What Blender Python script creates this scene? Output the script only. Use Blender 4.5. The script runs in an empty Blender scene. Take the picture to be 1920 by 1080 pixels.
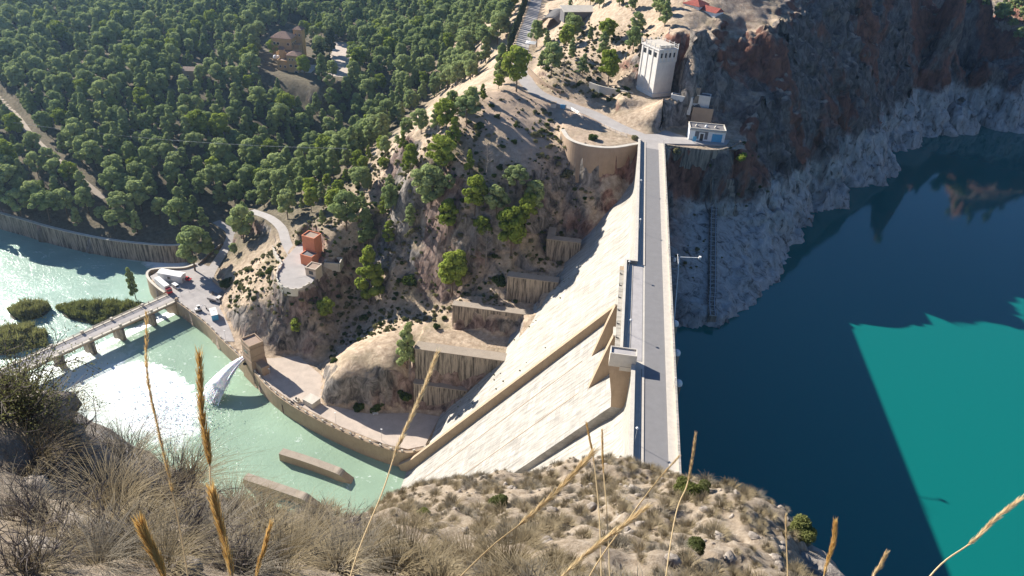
import bpy, math, random
import numpy as np
from mathutils import Vector, Matrix

# ---------------------------------------------------------------- camera, sky, sun, exposure
S = bpy.context.scene
COL = S.collection
FPX = 1428.0; CX, CY = 960.0, 540.0; EYE = np.array([0.0, 0.0, 115.0])
_v = np.array([255., -886., FPX]); _d = np.array([-148., (255*-148.+FPX*FPX)/886., FPX])
AY = _v/np.linalg.norm(_v); AZ = -_d/np.linalg.norm(_d); AX = np.cross(AY, AZ)
ROT = np.array([AX, AY, AZ])
cam_d = bpy.data.cameras.new('camera'); cam = bpy.data.objects.new('camera', cam_d); COL.objects.link(cam)
cam_d.sensor_width = 36; cam_d.lens = FPX/1920*36; cam_d.clip_start = 0.05; cam_d.clip_end = 6000
_M = Matrix.Identity(4)
for i, cv in enumerate(((1, 0, 0), (0, -1, 0), (0, 0, -1))):
    w = ROT @ np.array(cv, float)
    for j in range(3): _M[j][i] = w[j]
for j in range(3): _M[j][3] = EYE[j]
cam.matrix_world = _M
S.camera = cam
SUN_TO = np.array([-0.7645, 0.4502, 0.4613])          # towards the sun
EL = math.asin(SUN_TO[2]); AZI = math.atan2(SUN_TO[0], SUN_TO[1])
world = bpy.data.worlds.new('World'); S.world = world; world.use_nodes = True
wn = world.node_tree.nodes; wl = world.node_tree.links
sky = wn.new('ShaderNodeTexSky'); sky.sky_type = 'NISHITA'; sky.sun_disc = False
sky.sun_elevation = EL; sky.sun_rotation = AZI; sky.altitude = 600; sky.air_density = 1.0; sky.dust_density = 0.0; sky.ozone_density = 8.0
bg = wn['Background']; bg.inputs['Strength'].default_value = 0.062
wl.new(sky.outputs['Color'], bg.inputs['Color'])
sl = bpy.data.lights.new('sun', 'SUN'); sl.energy = 5.0; sl.angle = math.radians(0.55); sl.color = (1.0, 0.94, 0.85)
sun = bpy.data.objects.new('sun', sl); COL.objects.link(sun)
sun.rotation_euler = Vector(SUN_TO).to_track_quat('Z', 'Y').to_euler(); sun.location = (-200, 200, 300)
S.view_settings.view_transform = 'Standard'; S.view_settings.look = 'None'
S.view_settings.exposure = 1.26; S.view_settings.gamma = 1.0; S.view_settings.use_curve_mapping = False
S.cycles.max_bounces = 8; S.cycles.transparent_max_bounces = 8; S.cycles.caustics_reflective = False; S.cycles.caustics_refractive = False
S.cycles.use_denoising = True

# ---------------------------------------------------------------- helpers
rng = random.Random(7); NR = np.random.RandomState(11)
def ray(px, py): return ROT @ np.array([(px-CX)/FPX, (py-CY)/FPX, 1.0])
def DZ(z): return z if z >= 0 or z < -77 else (z-12.5 if z < -30 else z*1.41667)   # levels below the crest on the valley side
def at(px, py, z):                                    # world point of a sight line at height z
    if px < 1246: z = DZ(z)
    r = ray(px, py); return EYE + r*((z-EYE[2])/r[2])
def at_y(px, py, y): r = ray(px, py); return EYE + r*(y/r[1])
def xy(px, py, z): p = at(px, py, z); return (p[0], p[1])
def px_of(P):
    v = ROT.T @ (np.asarray(P, float)-EYE); return CX+FPX*v[0]/v[2], CY+FPX*v[1]/v[2], v[2]

def link(o, parent=None):
    COL.objects.link(o)
    if parent is not None: o.parent = parent
    return o
def tag(o, label=None, cat=None, group=None, kind=None):
    if label: o['label'] = label
    if cat: o['category'] = cat
    if group: o['group'] = group
    if kind: o['kind'] = kind
    return o
def thing(name, loc, label, cat, group=None, rz=0.0):
    o = bpy.data.objects.new(name, None); link(o); o.location = loc; o.rotation_euler = (0, 0, rz)
    o.empty_display_size = 0.5
    return tag(o, label, cat, group)
def copy_tree(o, parent=None):
    c = o.copy(); COL.objects.link(c)
    if parent is not None: c.parent = parent
    for ch in list(o.children): copy_tree(ch, c)
    return c

class MB:                                             # collects faces; build() links them as ONE mesh
    def __init__(s): s.v = []; s.f = []
    def add(s, vs, fs):
        b = len(s.v); s.v += [tuple(map(float, p)) for p in vs]; s.f += [tuple(b+i for i in f) for f in fs]; return s
    def box(s, x0, x1, y0, y1, z0, z1):
        return s.add([(x0,y0,z0),(x1,y0,z0),(x1,y1,z0),(x0,y1,z0),(x0,y0,z1),(x1,y0,z1),(x1,y1,z1),(x0,y1,z1)],
                     [(0,3,2,1),(4,5,6,7),(0,1,5,4),(1,2,6,5),(2,3,7,6),(3,0,4,7)])
    def prism(s, poly, z0, z1, top=None):             # poly counter-clockwise (x,y); top: other outline for a taper
        n = len(poly); top = top or poly
        return s.add([(x,y,z0) for x,y in poly]+[(x,y,z1) for x,y in top],
                     [tuple(range(n-1,-1,-1)), tuple(range(n,2*n))]+[(i,(i+1)%n,n+(i+1)%n,n+i) for i in range(n)])
    def extr_y(s, prof, y0, y1):                      # profile in (x,z)
        n = len(prof)
        return s.add([(x,y0,z) for x,z in prof]+[(x,y1,z) for x,z in prof],
                     [tuple(range(n)), tuple(range(2*n-1,n-1,-1))]+[((i+1)%n,i,n+i,n+(i+1)%n) for i in range(n)])
    def obox(s, c, ax, L, W, z0, z1):                 # box along direction angle ax, centred
        ca, sa = math.cos(ax), math.sin(ax); p = []
        for u, v in ((-L/2,-W/2),(L/2,-W/2),(L/2,W/2),(-L/2,W/2)): p.append((c[0]+u*ca-v*sa, c[1]+u*sa+v*ca))
        return s.prism(p, z0, z1)
    def tube(s, pts, r, n=6):
        pts = [Vector(p) for p in pts]; rr = r if isinstance(r, (list, tuple)) else [r]*len(pts)
        b = len(s.v)
        for i, p in enumerate(pts):
            d = (pts[min(i+1,len(pts)-1)]-pts[max(i-1,0)]).normalized()
            a = d.orthogonal().normalized() if abs(d.z) > .9 else d.cross(Vector((0,0,1))).normalized()
            c = d.cross(a)
            for k in range(n):
                t = 2*math.pi*k/n; s.v.append(tuple(p+(a*math.cos(t)+c*math.sin(t))*rr[i]))
        for i in range(len(pts)-1):
            for k in range(n):
                s.f.append((b+i*n+k, b+i*n+(k+1)%n, b+(i+1)*n+(k+1)%n, b+(i+1)*n+k))
        s.f.append(tuple(b+k for k in range(n-1,-1,-1))); s.f.append(tuple(b+(len(pts)-1)*n+k for k in range(n)))
        return s
    def lathe(s, c, prof, n=16):                      # prof [(r,z)]
        b = len(s.v)
        for r, z in prof:
            for k in range(n): t = 2*math.pi*k/n; s.v.append((c[0]+r*math.cos(t), c[1]+r*math.sin(t), c[2]+z))
        for i in range(len(prof)-1):
            for k in range(n): s.f.append((b+i*n+k, b+i*n+(k+1)%n, b+(i+1)*n+(k+1)%n, b+(i+1)*n+k))
        s.f.append(tuple(b+(len(prof)-1)*n+k for k in range(n))); return s
    def ribbon(s, pts, w0, w1, zt, zb):               # solid strip along a path of (x,y[,z]); offsets w0..w1 left of travel, zt/zb numbers added to z
        P = [np.array(p, float) for p in pts]; b = len(s.v); n = len(P)
        for i in range(n):
            d = P[min(i+1,n-1)][:2]-P[max(i-1,0)][:2]; d = d/np.linalg.norm(d); nn = np.array([-d[1], d[0]])
            z = P[i][2] if len(P[i]) > 2 else 0.0
            a = P[i][:2]+nn*w0; c = P[i][:2]+nn*w1
            for q, zz in ((a,z+zb),(a,z+zt),(c,z+zt),(c,z+zb)): s.v.append((q[0],q[1],zz))
        for i in range(n-1):
            for k in range(4):
                s.f.append((b+i*4+k, b+(i+1)*4+k, b+(i+1)*4+(k+1)%4, b+i*4+(k+1)%4))
        s.f.append((b, b+1, b+2, b+3)); e = b+(n-1)*4; s.f.append((e+3, e+2, e+1, e)); return s
    def mesh(s, name, mat=None, smooth=False):
        m = bpy.data.meshes.new(name); m.from_pydata(s.v, [], s.f); m.validate(); m.update()
        if mat: m.materials.append(mat)
        if smooth: m.polygons.foreach_set('use_smooth', [True]*len(m.polygons))
        return m
    def build(s, name, mat, parent=None, smooth=False, loc=None):
        o = bpy.data.objects.new(name, s.mesh(name, mat, smooth)); link(o, parent)
        if parent is not None and loc is None: o.location = -Vector(parent.location) if parent.rotation_euler.z == 0 else (0,0,0)
        elif loc is not None: o.location = loc
        return o
# builders in world coordinates under an unrotated thing subtract the thing's location (above); local ones pass loc=(0,0,0)

def spline(P, n=8):                                   # Catmull-Rom through points
    P = [np.array(p, float) for p in P]; Q = [2*P[0]-P[1]]+P+[2*P[-1]-P[-2]]; out = []
    for i in range(1, len(Q)-2):
        for k in range(n):
            t = k/n; a, b, c, d = Q[i-1], Q[i], Q[i+1], Q[i+2]
            out.append(.5*((2*b)+(-a+c)*t+(2*a-5*b+4*c-d)*t*t+(-a+3*b-3*c+d)*t**3))
    out.append(P[-1]); return out
def resample(P, step):
    P = [np.array(p, float) for p in P]; L = [0]
    for a, b in zip(P, P[1:]): L.append(L[-1]+np.linalg.norm((b-a)[:2]))
    n = max(1, int(round(L[-1]/step))); A = np.array(P); t = np.linspace(0, L[-1], n+1)
    return [np.array([np.interp(q, L, A[:, k]) for k in range(A.shape[1])]) for q in t]

# numpy noise
_perm = NR.permutation(256); _perm = np.concatenate([_perm, _perm, _perm]); _g = NR.normal(size=(256, 3)); _g /= np.linalg.norm(_g, axis=1)[:, None]
def perlin(x, y, z):
    x, y, z = np.broadcast_arrays(np.asarray(x, float), np.asarray(y, float), np.asarray(z, float))
    xi, yi, zi = np.floor(x).astype(int), np.floor(y).astype(int), np.floor(z).astype(int)
    fx, fy, fz = x-xi, y-yi, z-zi; u, v, w = [q*q*q*(q*(q*6-15)+10) for q in (fx, fy, fz)]; r = 0
    for a in (0, 1):
        for b in (0, 1):
            for c in (0, 1):
                h = _perm[_perm[_perm[(xi+a) & 255]+((yi+b) & 255)]+((zi+c) & 255)]; g = _g[h]
                r = r+(u if a else 1-u)*(v if b else 1-v)*(w if c else 1-w)*(g[..., 0]*(fx-a)+g[..., 1]*(fy-b)+g[..., 2]*(fz-c))
    return r*1.6
def fbm(x, y, z, oct=5, gain=.5):
    a, s, t = 1.0, 1.0, 0
    for i in range(oct): t = t+a*perlin(x*s+i*17.3, y*s+i*5.1, z*s-i*9.7); a *= gain; s *= 2.03
    return t
def ridged(x, y, z, oct=4):
    a, s, t = 1.0, 1.0, 0
    for i in range(oct): t = t+a*(1-2*np.abs(perlin(x*s+i*7.7, y*s+i*3.3, z*s+i*1.9))); a *= .5; s *= 2.1
    return t
def cells(x, y, z):                                   # blocky rock: a random value per cell and the distance to its edge
    x, y, z = np.broadcast_arrays(np.asarray(x, float), np.asarray(y, float), np.asarray(z, float)); xi, yi, zi = np.floor(x).astype(int), np.floor(y).astype(int), np.floor(z).astype(int)
    f1 = np.full(x.shape, 9.0); f2 = f1.copy(); val = np.zeros(x.shape)
    for a in (-1, 0, 1):
        for b in (-1, 0, 1):
            for c in (-1, 0, 1):
                h = _perm[_perm[_perm[(xi+a) & 255]+((yi+b) & 255)]+((zi+c) & 255)]; j = _g[h]*.32+.5
                d = (xi+a+j[..., 0]-x)**2+(yi+b+j[..., 1]-y)**2+(zi+c+j[..., 2]-z)**2
                n = d < f1; f2 = np.where(n, f1, np.minimum(f2, d)); val = np.where(n, h/255., val); f1 = np.where(n, d, f1)
    return val, np.sqrt(f2)-np.sqrt(f1)
def inside(X, Y, poly):
    r = np.zeros(np.shape(X), bool); n = len(poly)
    for i in range(n):
        x0, y0 = poly[i][:2]; x1, y1 = poly[(i+1) % n][:2]
        c = ((y0 > Y) != (y1 > Y)) & (X < (x1-x0)*(Y-y0)/((y1-y0) if y1 != y0 else 1e-9)+x0); r ^= c
    return r
def path_dist(X, Y, P):                               # distance to a path and the path's z there
    D = np.full(np.shape(X), 1e9); Z = np.zeros(np.shape(X))
    for a, b in zip(P, P[1:]):
        a = np.asarray(a, float); b = np.asarray(b, float); d = (b-a)[:2]; L = max(1e-9, d @ d)
        t = np.clip(((X-a[0])*d[0]+(Y-a[1])*d[1])/L, 0, 1); q = np.hypot(X-a[0]-t*d[0], Y-a[1]-t*d[1])
        m = q < D; D = np.where(m, q, D); Z = np.where(m, a[2]+t*(b[2]-a[2]), Z)
    return D, Z
class RBF:
    def __init__(s, pts, c=5.0):
        P = np.array(pts, float); s.p = P[:, :2]; s.c = c; n = len(P)
        K = s.k(s.p[:, 0][:, None]-s.p[:, 0], s.p[:, 1][:, None]-s.p[:, 1]); K += np.eye(n)*1.5
        A = np.zeros((n+3, n+3)); A[:n, :n] = K; Q = np.c_[np.ones(n), s.p]; A[:n, n:] = Q; A[n:, :n] = Q.T
        w = np.linalg.solve(A, np.r_[P[:, 2], 0, 0, 0]); s.w = w[:n]; s.a = w[n:]
    def k(s, dx, dy): return -np.sqrt(dx*dx+dy*dy+s.c*s.c)
    def __call__(s, X, Y):
        Z = s.a[0]+s.a[1]*X+s.a[2]*Y
        for (px, py), w in zip(s.p, s.w): Z = Z+w*s.k(X-px, Y-py)
        return Z

# ---------------------------------------------------------------- materials
def rgb(*c): return (c[0], c[1], c[2], 1.0)
class NT:
    def __init__(s, name):
        s.m = bpy.data.materials.new(name); s.m.use_nodes = True; s.t = s.m.node_tree; s.b = s.t.nodes['Principled BSDF']
        s.pos = s.t.nodes.new('ShaderNodeNewGeometry')
    def n(s, typ, **kw):
        o = s.t.nodes.new(typ)
        for k, v in kw.items(): setattr(o, k, v)
        return o
    def l(s, a, b): s.t.links.new(a, b)
    def coord(s, sc=(1, 1, 1), obj=False):
        mp = s.n('ShaderNodeMapping'); mp.inputs['Scale'].default_value = sc
        s.l(s.n('ShaderNodeTexCoord').outputs['Object'] if obj else s.pos.outputs['Position'], mp.inputs['Vector']); return mp.outputs['Vector']
    def noise(s, scale, detail=6, rough=.6, sc=(1, 1, 1), dist=0.0, obj=False):
        t = s.n('ShaderNodeTexNoise'); t.inputs['Scale'].default_value = scale; t.inputs['Detail'].default_value = detail
        t.inputs['Roughness'].default_value = rough; t.inputs['Distortion'].default_value = dist; s.l(s.coord(sc, obj), t.inputs['Vector']); return t.outputs['Fac']
    def ramp(s, fac, stops, interp='LINEAR'):
        r = s.n('ShaderNodeValToRGB'); e = r.color_ramp.elements; r.color_ramp.interpolation = interp
        while len(e) < len(stops): e.new(.5)
        for q, (p, c) in zip(e, stops): q.position = p; q.color = c if len(c) == 4 else rgb(*c)
        s.l(fac, r.inputs['Fac']); return r.outputs['Color']
    def mix(s, fac, a, b, mode='MIX'):
        x = s.n('ShaderNodeMix', data_type='RGBA', blend_type=mode)
        for v, i in ((fac, 0), (a, 6), (b, 7)):
            if hasattr(v, 'is_output'): s.l(v, x.inputs[i])
            else: x.inputs[i].default_value = v if i == 0 else (v if len(v) == 4 else rgb(*v))
        return x.outputs[2]
    def math(s, op, a, b=None):
        x = s.n('ShaderNodeMath', operation=op)
        for v, i in ((a, 0), (b, 1)):
            if v is None: continue
            if hasattr(v, 'is_output'): s.l(v, x.inputs[i])
            else: x.inputs[i].default_value = v
        return x.outputs[0]
    def maprange(s, v, a, b, c=0.0, d=1.0):
        x = s.n('ShaderNodeMapRange'); s.l(v, x.inputs[0])
        for i, q in enumerate((a, b, c, d)): x.inputs[i+1].default_value = q
        return x.outputs[0]
    def sep(s, v):
        x = s.n('ShaderNodeSeparateXYZ'); s.l(v, x.inputs[0]); return x.outputs
    def bump(s, h, strength=.5, dist=.1):
        x = s.n('ShaderNodeBump'); x.inputs['Strength'].default_value = strength; x.inputs['Distance'].default_value = dist
        s.l(h, x.inputs['Height']); s.l(x.outputs['Normal'], s.b.inputs['Normal']); return x
    def done(s, col, rough=.9, spec=.3, metal=0.0):
        if hasattr(col, 'is_output'): s.l(col, s.b.inputs['Base Color'])
        else: s.b.inputs['Base Color'].default_value = rgb(*col)
        if hasattr(rough, 'is_output'): s.l(rough, s.b.inputs['Roughness'])
        else: s.b.inputs['Roughness'].default_value = rough
        s.b.inputs['Specular IOR Level'].default_value = spec; s.b.inputs['Metallic'].default_value = metal; return s.m
def simple(name, c, rough=.8, var=.18, scale=1.2, metal=0.0, spec=.3, bump=.0):
    t = NT(name); f = t.noise(scale, 5, .65); k = t.noise(scale*9, 3, .6)
    a = tuple(q*(1-var) for q in c); b = tuple(min(1, q*(1+var)) for q in c)
    col = t.ramp(f, [(.3, a), (.7, b)]); col = t.mix(t.maprange(k, .35, .75, 0, .35), col, tuple(q*(1-var*1.6) for q in c))
    if bump: t.bump(k, bump, .05)
    return t.done(col, rough, spec, metal)
def concrete(name, c, streak=.5, lift=0.0, dark=(.08, .065, .05), sc=1.0, scw=(1, 1, .12), lo=.52, hi=.78):
    """weathered concrete: blotches, rain streaks running down, optional pour-lift lines"""
    t = NT(name); f = t.noise(.35*sc, 6, .65); k = t.noise(3*sc, 5, .7); st = t.noise(1.6*sc, 5, .7, sc=scw)
    col = t.ramp(f, [(.25, tuple(q*.82 for q in c)), (.75, tuple(min(1, q*1.1) for q in c))])
    col = t.mix(t.maprange(st, lo, hi, 0, streak), col, dark)
    col = t.mix(t.maprange(k, .45, .8, 0, .3), col, tuple(q*.6 for q in c))
    h = k
    if lift:
        z = t.sep(t.pos.outputs['Position'])[2]; w = t.math('ADD', z, t.math('MULTIPLY', t.noise(.2, 2), .1))
        fr = t.math('FRACT', t.math('DIVIDE', w, lift)); ln = t.math('GREATER_THAN', fr, .93)
        col = t.mix(t.math('MULTIPLY', ln, .22), col, tuple(q*.45 for q in c))
    t.bump(h, .35, .06); return t.done(col, .92, .2)
M = {}

# ---------------------------------------------------------------- layout: roads, walls, water outlines
ZB, ZW, ZR, ZL = -87.5, -94.5, -96.7, -46.0            # basin deck, basin water, river water, lake
def face_x(z): return min(13.3, 24.7+.861*z)                        # downstream face of the dam
ROAD = spline([(19,300,0), (19,308,0)]+[tuple(at(*p)) for p in ((1160,238,.3),(1110,213,.8),(1058,194,1.6),(1000,168,3),(975,120,4.5),(984,70,5.2),(1003,10,6),(1018,-60,7),(1030,-110,8))], 8)
PLATROAD = spline([tuple(at(*p)) for p in ((470,395,-53),(505,408,-51),(528,428,-49.5),(537,455,-48.6),(556,490,-48),(566,520,-48))], 6)
TRACK = spline([tuple(at(*p)) for p in ((-60,130,-52),(20,205,-55),(60,255,-57.5),(105,298,-60),(150,335,-63),(195,372,-67))], 6)
TRACK2 = spline([tuple(at(*p)) for p in ((225,232,-53),(268,250,-55),(312,268,-57),(350,300,-60))], 5)
RAMP = spline([tuple(at(*p)) for p in ((385,535,ZB),(398,505,ZB),(425,462,-74.2),(432,435,-72.5),(405,415,-71))], 6)
WALLP = spline([at(px, py, ZB) for px, py in ((331,565),(382,603),(415,636),(445,664),(475,695),(510,733),(560,768),(640,808),(720,840),(765,849),(797,841))], 5)
BRA, BRB = at(331,565,ZB), at(115,664,ZB)              # near edge of the bridge
bdir = (BRB-BRA)/np.linalg.norm(BRB-BRA); bn = np.array([bdir[1], -bdir[0], 0]);
if bn[1] < 0: bn = -bn                                 # away from the camera
QUAY = [at(*p, ZB) for p in ((310,550),(297,541),(284,529),(277,517),(284,508),(310,505),(345,504),(368,497))]
RIVW = spline([at(*p, -74.0) for p in ((-420,315),(-200,350),(0,400),(100,428),(200,449),(300,460),(345,459))], 6)
basin_poly = [tuple(p[:2]) for p in WALLP]+[(-40,180),(-20,90),(-150,60),(-330,90)]+[tuple((BRA+bdir*150+bn*4)[:2]), tuple((BRA+bn*4)[:2])]
river_poly = [tuple((BRA+bn*4)[:2])]+[tuple(p[:2]) for p in QUAY]+[tuple(p[:2]) for p in RIVW[::-1]]+[(-520,150),(-330,90),tuple((BRA+bdir*150+bn*4)[:2])]
SHELF = [xy(*p, ZB) for p in ((331,565),(415,636),(475,695),(560,768),(720,840),(797,841),(826,780),(783,770),(690,772),(603,757),(606,700),(560,660),(500,668),(462,640),(428,605),(412,575),(420,545),(402,520),(398,500),(372,490),(345,503),(300,506),(277,518),(310,550))]
PLAT = [xy(*p, -48) for p in ((521,500),(520,525),(535,540),(560,543),(585,530),(600,505),(600,480),(575,440),(548,470))]
CASTLE = [xy(*p, -45) for p in ((480,125),(600,160),(650,150),(680,80),(640,70),(600,60),(540,70),(490,90))]
RETP = [xy(*p, .3) for p in ((1056,243),(1066,258),(1082,267),(1110,274),(1150,276),(1197,268.5))]+[(12,311),(2,319),(-10,325),(-20,329)]
RAW = []
def C(*pts): RAW.extend([tuple(at(*p)) for p in pts])
C((930,172,6),(870,188,4),(1000,196,3),(1030,235,-1),(1060,395,-21),
  (1085,450,-25),(1040,470,-29),(655,335,-37),(642,312,-40),
  
  (1000,560,-36),(850,560,-46.5),(800,565,-51),(810,610,-51),(765,632,-54),(705,632,-56),(655,655,-60),(625,690,-64),(618,730,-70),(640,700,-60),(720,690,-56),(750,720,-62),
  (720,430,-43),(700,480,-51),(660,545,-62),(640,600,-68),(620,645,-72),(585,675,-75),
  (620,440,-40),(650,400,-37),(600,395,-42),(560,398,-46),(690,385,-34),(640,480,-46),(655,500,-52),(640,530,-55),(628,555,-60),
  (520,556,-55),(470,556,-60),(438,575,-68),(480,612,-68),(540,600,-61),(600,585,-57),(560,565,-53),(510,640,-72),(560,640,-71),(600,630,-69),(600,600,-60),
  (425,600,ZB),(463,642,ZB),(500,668,ZB),(545,668,ZB),(605,690,ZB),(605,758,ZB),(690,774,ZB),(783,772,ZB),
  (445,525,-66),(485,505,-57),(505,470,-53),(460,455,-63),(430,480,-72),(440,430,-70),(480,420,-60),(500,385,-56),(540,365,-53),(580,345,-48),
  (50,385,-72),(150,410,-72),(250,428,-72),(340,438,-72),(400,405,-70),(450,385,-68),(300,380,-67),(200,345,-63),(100,330,-63),(0,345,-65),
  (60,250,-57.5),(0,300,-63),(300,270,-56),(200,270,-57),(400,290,-60),(480,305,-64),(560,290,-67),(620,250,-66),(600,310,-70),(640,280,-70),(700,250,-62),(760,210,-53),(810,175,-44),(850,150,-33),(890,130,-20),
  (380,150,-44),(100,150,-46),(200,80,-42),(0,100,-46),(300,30,-38),(0,0,-42),(150,10,-44),(600,60,-45),(640,110,-45),(560,135,-45),(500,160,-48),(420,210,-52),(560,200,-58),(700,60,-44),(750,10,-40),(850,40,-28),(900,90,-14),(930,125,-3),(940,60,-4),(960,10,0),(860,100,-24),
  (1050,130,10),(1100,110,13),(1150,150,9),(1100,175,4.5),(1030,110,7),(1180,60,25),(1240,50,33),(1270,88,30),(1290,58,36),(1150,30,27),(1080,60,14),(1060,20,12),(1185,178,8),(1225,184,8),(1262,150,20),(1258,170,14),(1190,205,5),(1250,218,3),(1130,185,3),
  (1280,110,27),(1290,150,19),(1268,182,11),(1335,205,5),(1312,228,1),(1345,232,0),(1370,250,0),(1392,250,-1),(1405,265,-4),(1360,290,-10),(1300,292,-9),(1262,300,-9),
  (1300,340,-19),(1270,400,-25),(1330,420,-28),(1300,500,-35),(1263,570,-42),(1330,570,-41.5),(1380,510,-39),(1400,440,-33),(1400,360,-22),(1430,330,-21),(1450,410,-36),(1450,300,-16),
  (1500,330,-28),(1500,270,-12),(1450,230,0),(1450,150,14),(1400,150,14),(1350,100,24),(1350,30,37),(1400,50,33),(1450,60,33),(1500,150,9),(1500,60,28),(1500,0,40),
  (1560,290,-28),(1550,230,-8),(1600,190,-5),(1600,100,15),(1600,0,39),(1640,250,-32),(1650,200,-17),(1700,215,-36),(1700,170,-18),(1700,80,9),(1700,0,30),(1738,215,-42),(1728,120,-9),(1718,30,19),
  (1265,612,-48),(1350,612,-48),(1412,562,-48),(1472,472,-48),(1500,432,-48),(1502,398,-48),(1562,352,-48),(1642,292,-48),(1752,242,-48),
  (1320,-50,50),(1400,-50,50),(1500,-60,52),(1600,-60,48),(1700,-60,42),(1250,-40,46),
  (1775,232,-48),(1795,240,-48),(1840,238,-48),(1920,248,-48),(1800,180,-25),(1900,180,-26),(1790,100,-6),(1850,120,-10),(1900,100,-6),(1770,40,6),(1800,40,8),(1850,50,6),(1900,50,8),(1770,-20,22),(1850,-20,28),(1920,-20,26),(2050,100,0),(2050,240,-47),(1860,-150,75),(2000,-100,55))
def at0(px, py, z): r = ray(px, py); return tuple(EYE+r*((z-EYE[2])/r[2]))
RAW += [at0(1110,350,-16.5), at0(1082,338,-14.5), at0(1060,305,-9), at0(1150,335,-12), at0(1044,262,-4), at0(1092,238,1), at0(1130,252,.7), at0(1165,263,.4), at0(1082,252,.3), at0(1110,262,.2), at0(1100,375,-20), at0(960,235,1), at0(900,265,-4), at0(1000,285,-5.5), at0(950,330,-12), at0(1000,380,-21), at0(980,450,-33), at0(900,400,-25), at0(850,350,-18), at0(800,300,-13), at0(760,340,-23), at0(700,345,-31), at0(830,230,-3), at0(760,270,-16), at0(1030,330,-14), at0(900,320,-11.5), at0(830,480,-45), at0(780,440,-43), at0(740,500,-56), at0(900,500,-45), at0(960,530,-46), at0(870,450,-35), at0(760,390,-33)]
# dam contact and what lies under the water
RAW += [(-50.9,217.5,-88),(-41.7,224,-76),(-27.5,227.5,-61.5),(-17.8,240,-50),(-9.5,262,-40.5),(2.6,285,-26.5),(9.7,302,-17),(8,318,0),(22,300,-12),(22,270,-30),(22,240,-50),(22,215,-80),
        (45,225,-64),(75,250,-64),(100,300,-64),(120,340,-64),(145,375,-64),(180,430,-64),(235,490,-66),(200,250,-75),(300,400,-75),(330,480,-75),(230,530,-62),(232,560,-60),(245,600,-56),(260,650,-45),
        (-700,500,-20),(-600,300,-30),(-700,900,40),(-200,1000,20),(-450,800,0),(100,1000,60),(300,900,85),(-60,700,0),(-1100,800,70),(0,1300,90),(-1100,1300,90),(1000,1300,95),(600,800,95),(900,500,95),(1100,-200,90),
        (-900,150,-20),(60,470,78),(110,520,76),(160,600,66),(30,440,62),(190,660,55),(-1000,-300,40),(-30,560,2)]
terr0 = RBF(RAW, 5.0)
def terrain(X, Y, noise=True):
    X = np.asarray(X, float); Y = np.asarray(Y, float)
    Z = terr0(X, Y); k = np.ones_like(Z)
    if noise:
        e = 1.5; sl = np.hypot(terr0(X+e, Y)-terr0(X-e, Y), terr0(X, Y+e)-terr0(X, Y-e))/(2*e)
        steep = np.clip((sl-np.where(X < 22, .7, .55))/.7, 0, 1); near = np.clip((900-Y)/400, 0, 1)
    for P, hw, bl in ((ROAD, 4.6, 5), (PLATROAD, 3.2, 3), (TRACK, 2.5, 5), (TRACK2, 2.0, 4), (RAMP, 2.6, 3)):
        D, ZZ = path_dist(X, Y, P); w = np.clip((hw+bl-D)/bl, 0, 1); w = w*w*(3-2*w); Z = Z*(1-w)+(ZZ-.06)*w; k = np.minimum(k, 1-w)
    for poly, z0, bl in ((PLAT, DZ(-48)-.15, 3), (SHELF, ZB-.12, 2.0), (CASTLE, DZ(-45), 12), ([(20,304),(20,312),(28,331),(54,333),(60,322),(56,310),(40,306)], -.5, 5), ([(5,337),(5,352),(28,352),(30,337)], 8, 4), (RETP, .25, 1.0)):
        D, _ = path_dist(X, Y, [(p[0], p[1], 0) for p in poly+[poly[0]]]); w = np.where(inside(X, Y, poly), 1, np.clip((bl-D)/bl, 0, 1)); w = w*w*(3-2*w)
        Z = Z*(1-w)+z0*w; k = np.minimum(k, 1-w)
    # terraces behind the stepped walls
    for x0, x1, y0, y1, z0 in TERR:
        w = np.clip(np.minimum(np.minimum(X-x0, x1-X), np.minimum(Y-y0, y1-Y))/1.5+1, 0, 1); Z = Z*(1-w)+z0*w; k = np.minimum(k, 1-.9*w)
    if noise:
        big = fbm(X/26, Y/26, 0, 4)*1.6; crag = ridged(X/11, Y/11, Z/16, 4)*np.where(X < 22, 1.0, 2.6)*steep+fbm(X/4.0, Y/4.0, Z/6, 3)*(np.where(X < 22, .7, 1.3)*steep+.28)
        cl = np.clip((X-24)/14, 0, 1)*steep; crag = crag+cl*(ridged(X/15, Y/15, Z/70, 4)*3.0+ridged(X/6, Y/6, Z/30, 3)*1.6)
        Z = Z+k*(big*(.5+.5*steep)+crag)*np.where(X > 500, 2, 1)
        Z = Z+k*ridged(X/60+3, Y/60, 1, 3)*np.clip((np.hypot(X, Y-300)-520)/500, 0, 1)*22
    for poly, z0 in ((basin_poly, -104.), (river_poly, -104.)):
        Z = np.where(inside(X, Y, poly), np.minimum(Z, z0), Z)
    Z = np.where((X > 15.5) & (X < 22.5) & (Y < 303) & (Y > 60), np.minimum(Z, -85), Z)
    Z = np.where((X > -48.5) & (X <= 16) & (Y < 215) & (Y > 60), -105, Z)
    return Z
def RM(b):                                             # a box noted for the old levels, moved out along the sight lines
    x0, x1, y0, y1, z0, z1 = b; k = (127.5-z1)/(115-z1); return (x0*k, x1*k, y0*k, y1*k, max(z0-12.5, ZB-3), z1-12.5)
TERR = [(q[0], q[1], q[2], q[3], q[5]) for q in (RM((a, b, c, d, z, z)) for a, b, c, d, z in ((-58,-24,210,224,-48.3), (-47,-18,226.5,235,-39.4), (-27,-12,237,243,-32)))]
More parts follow.
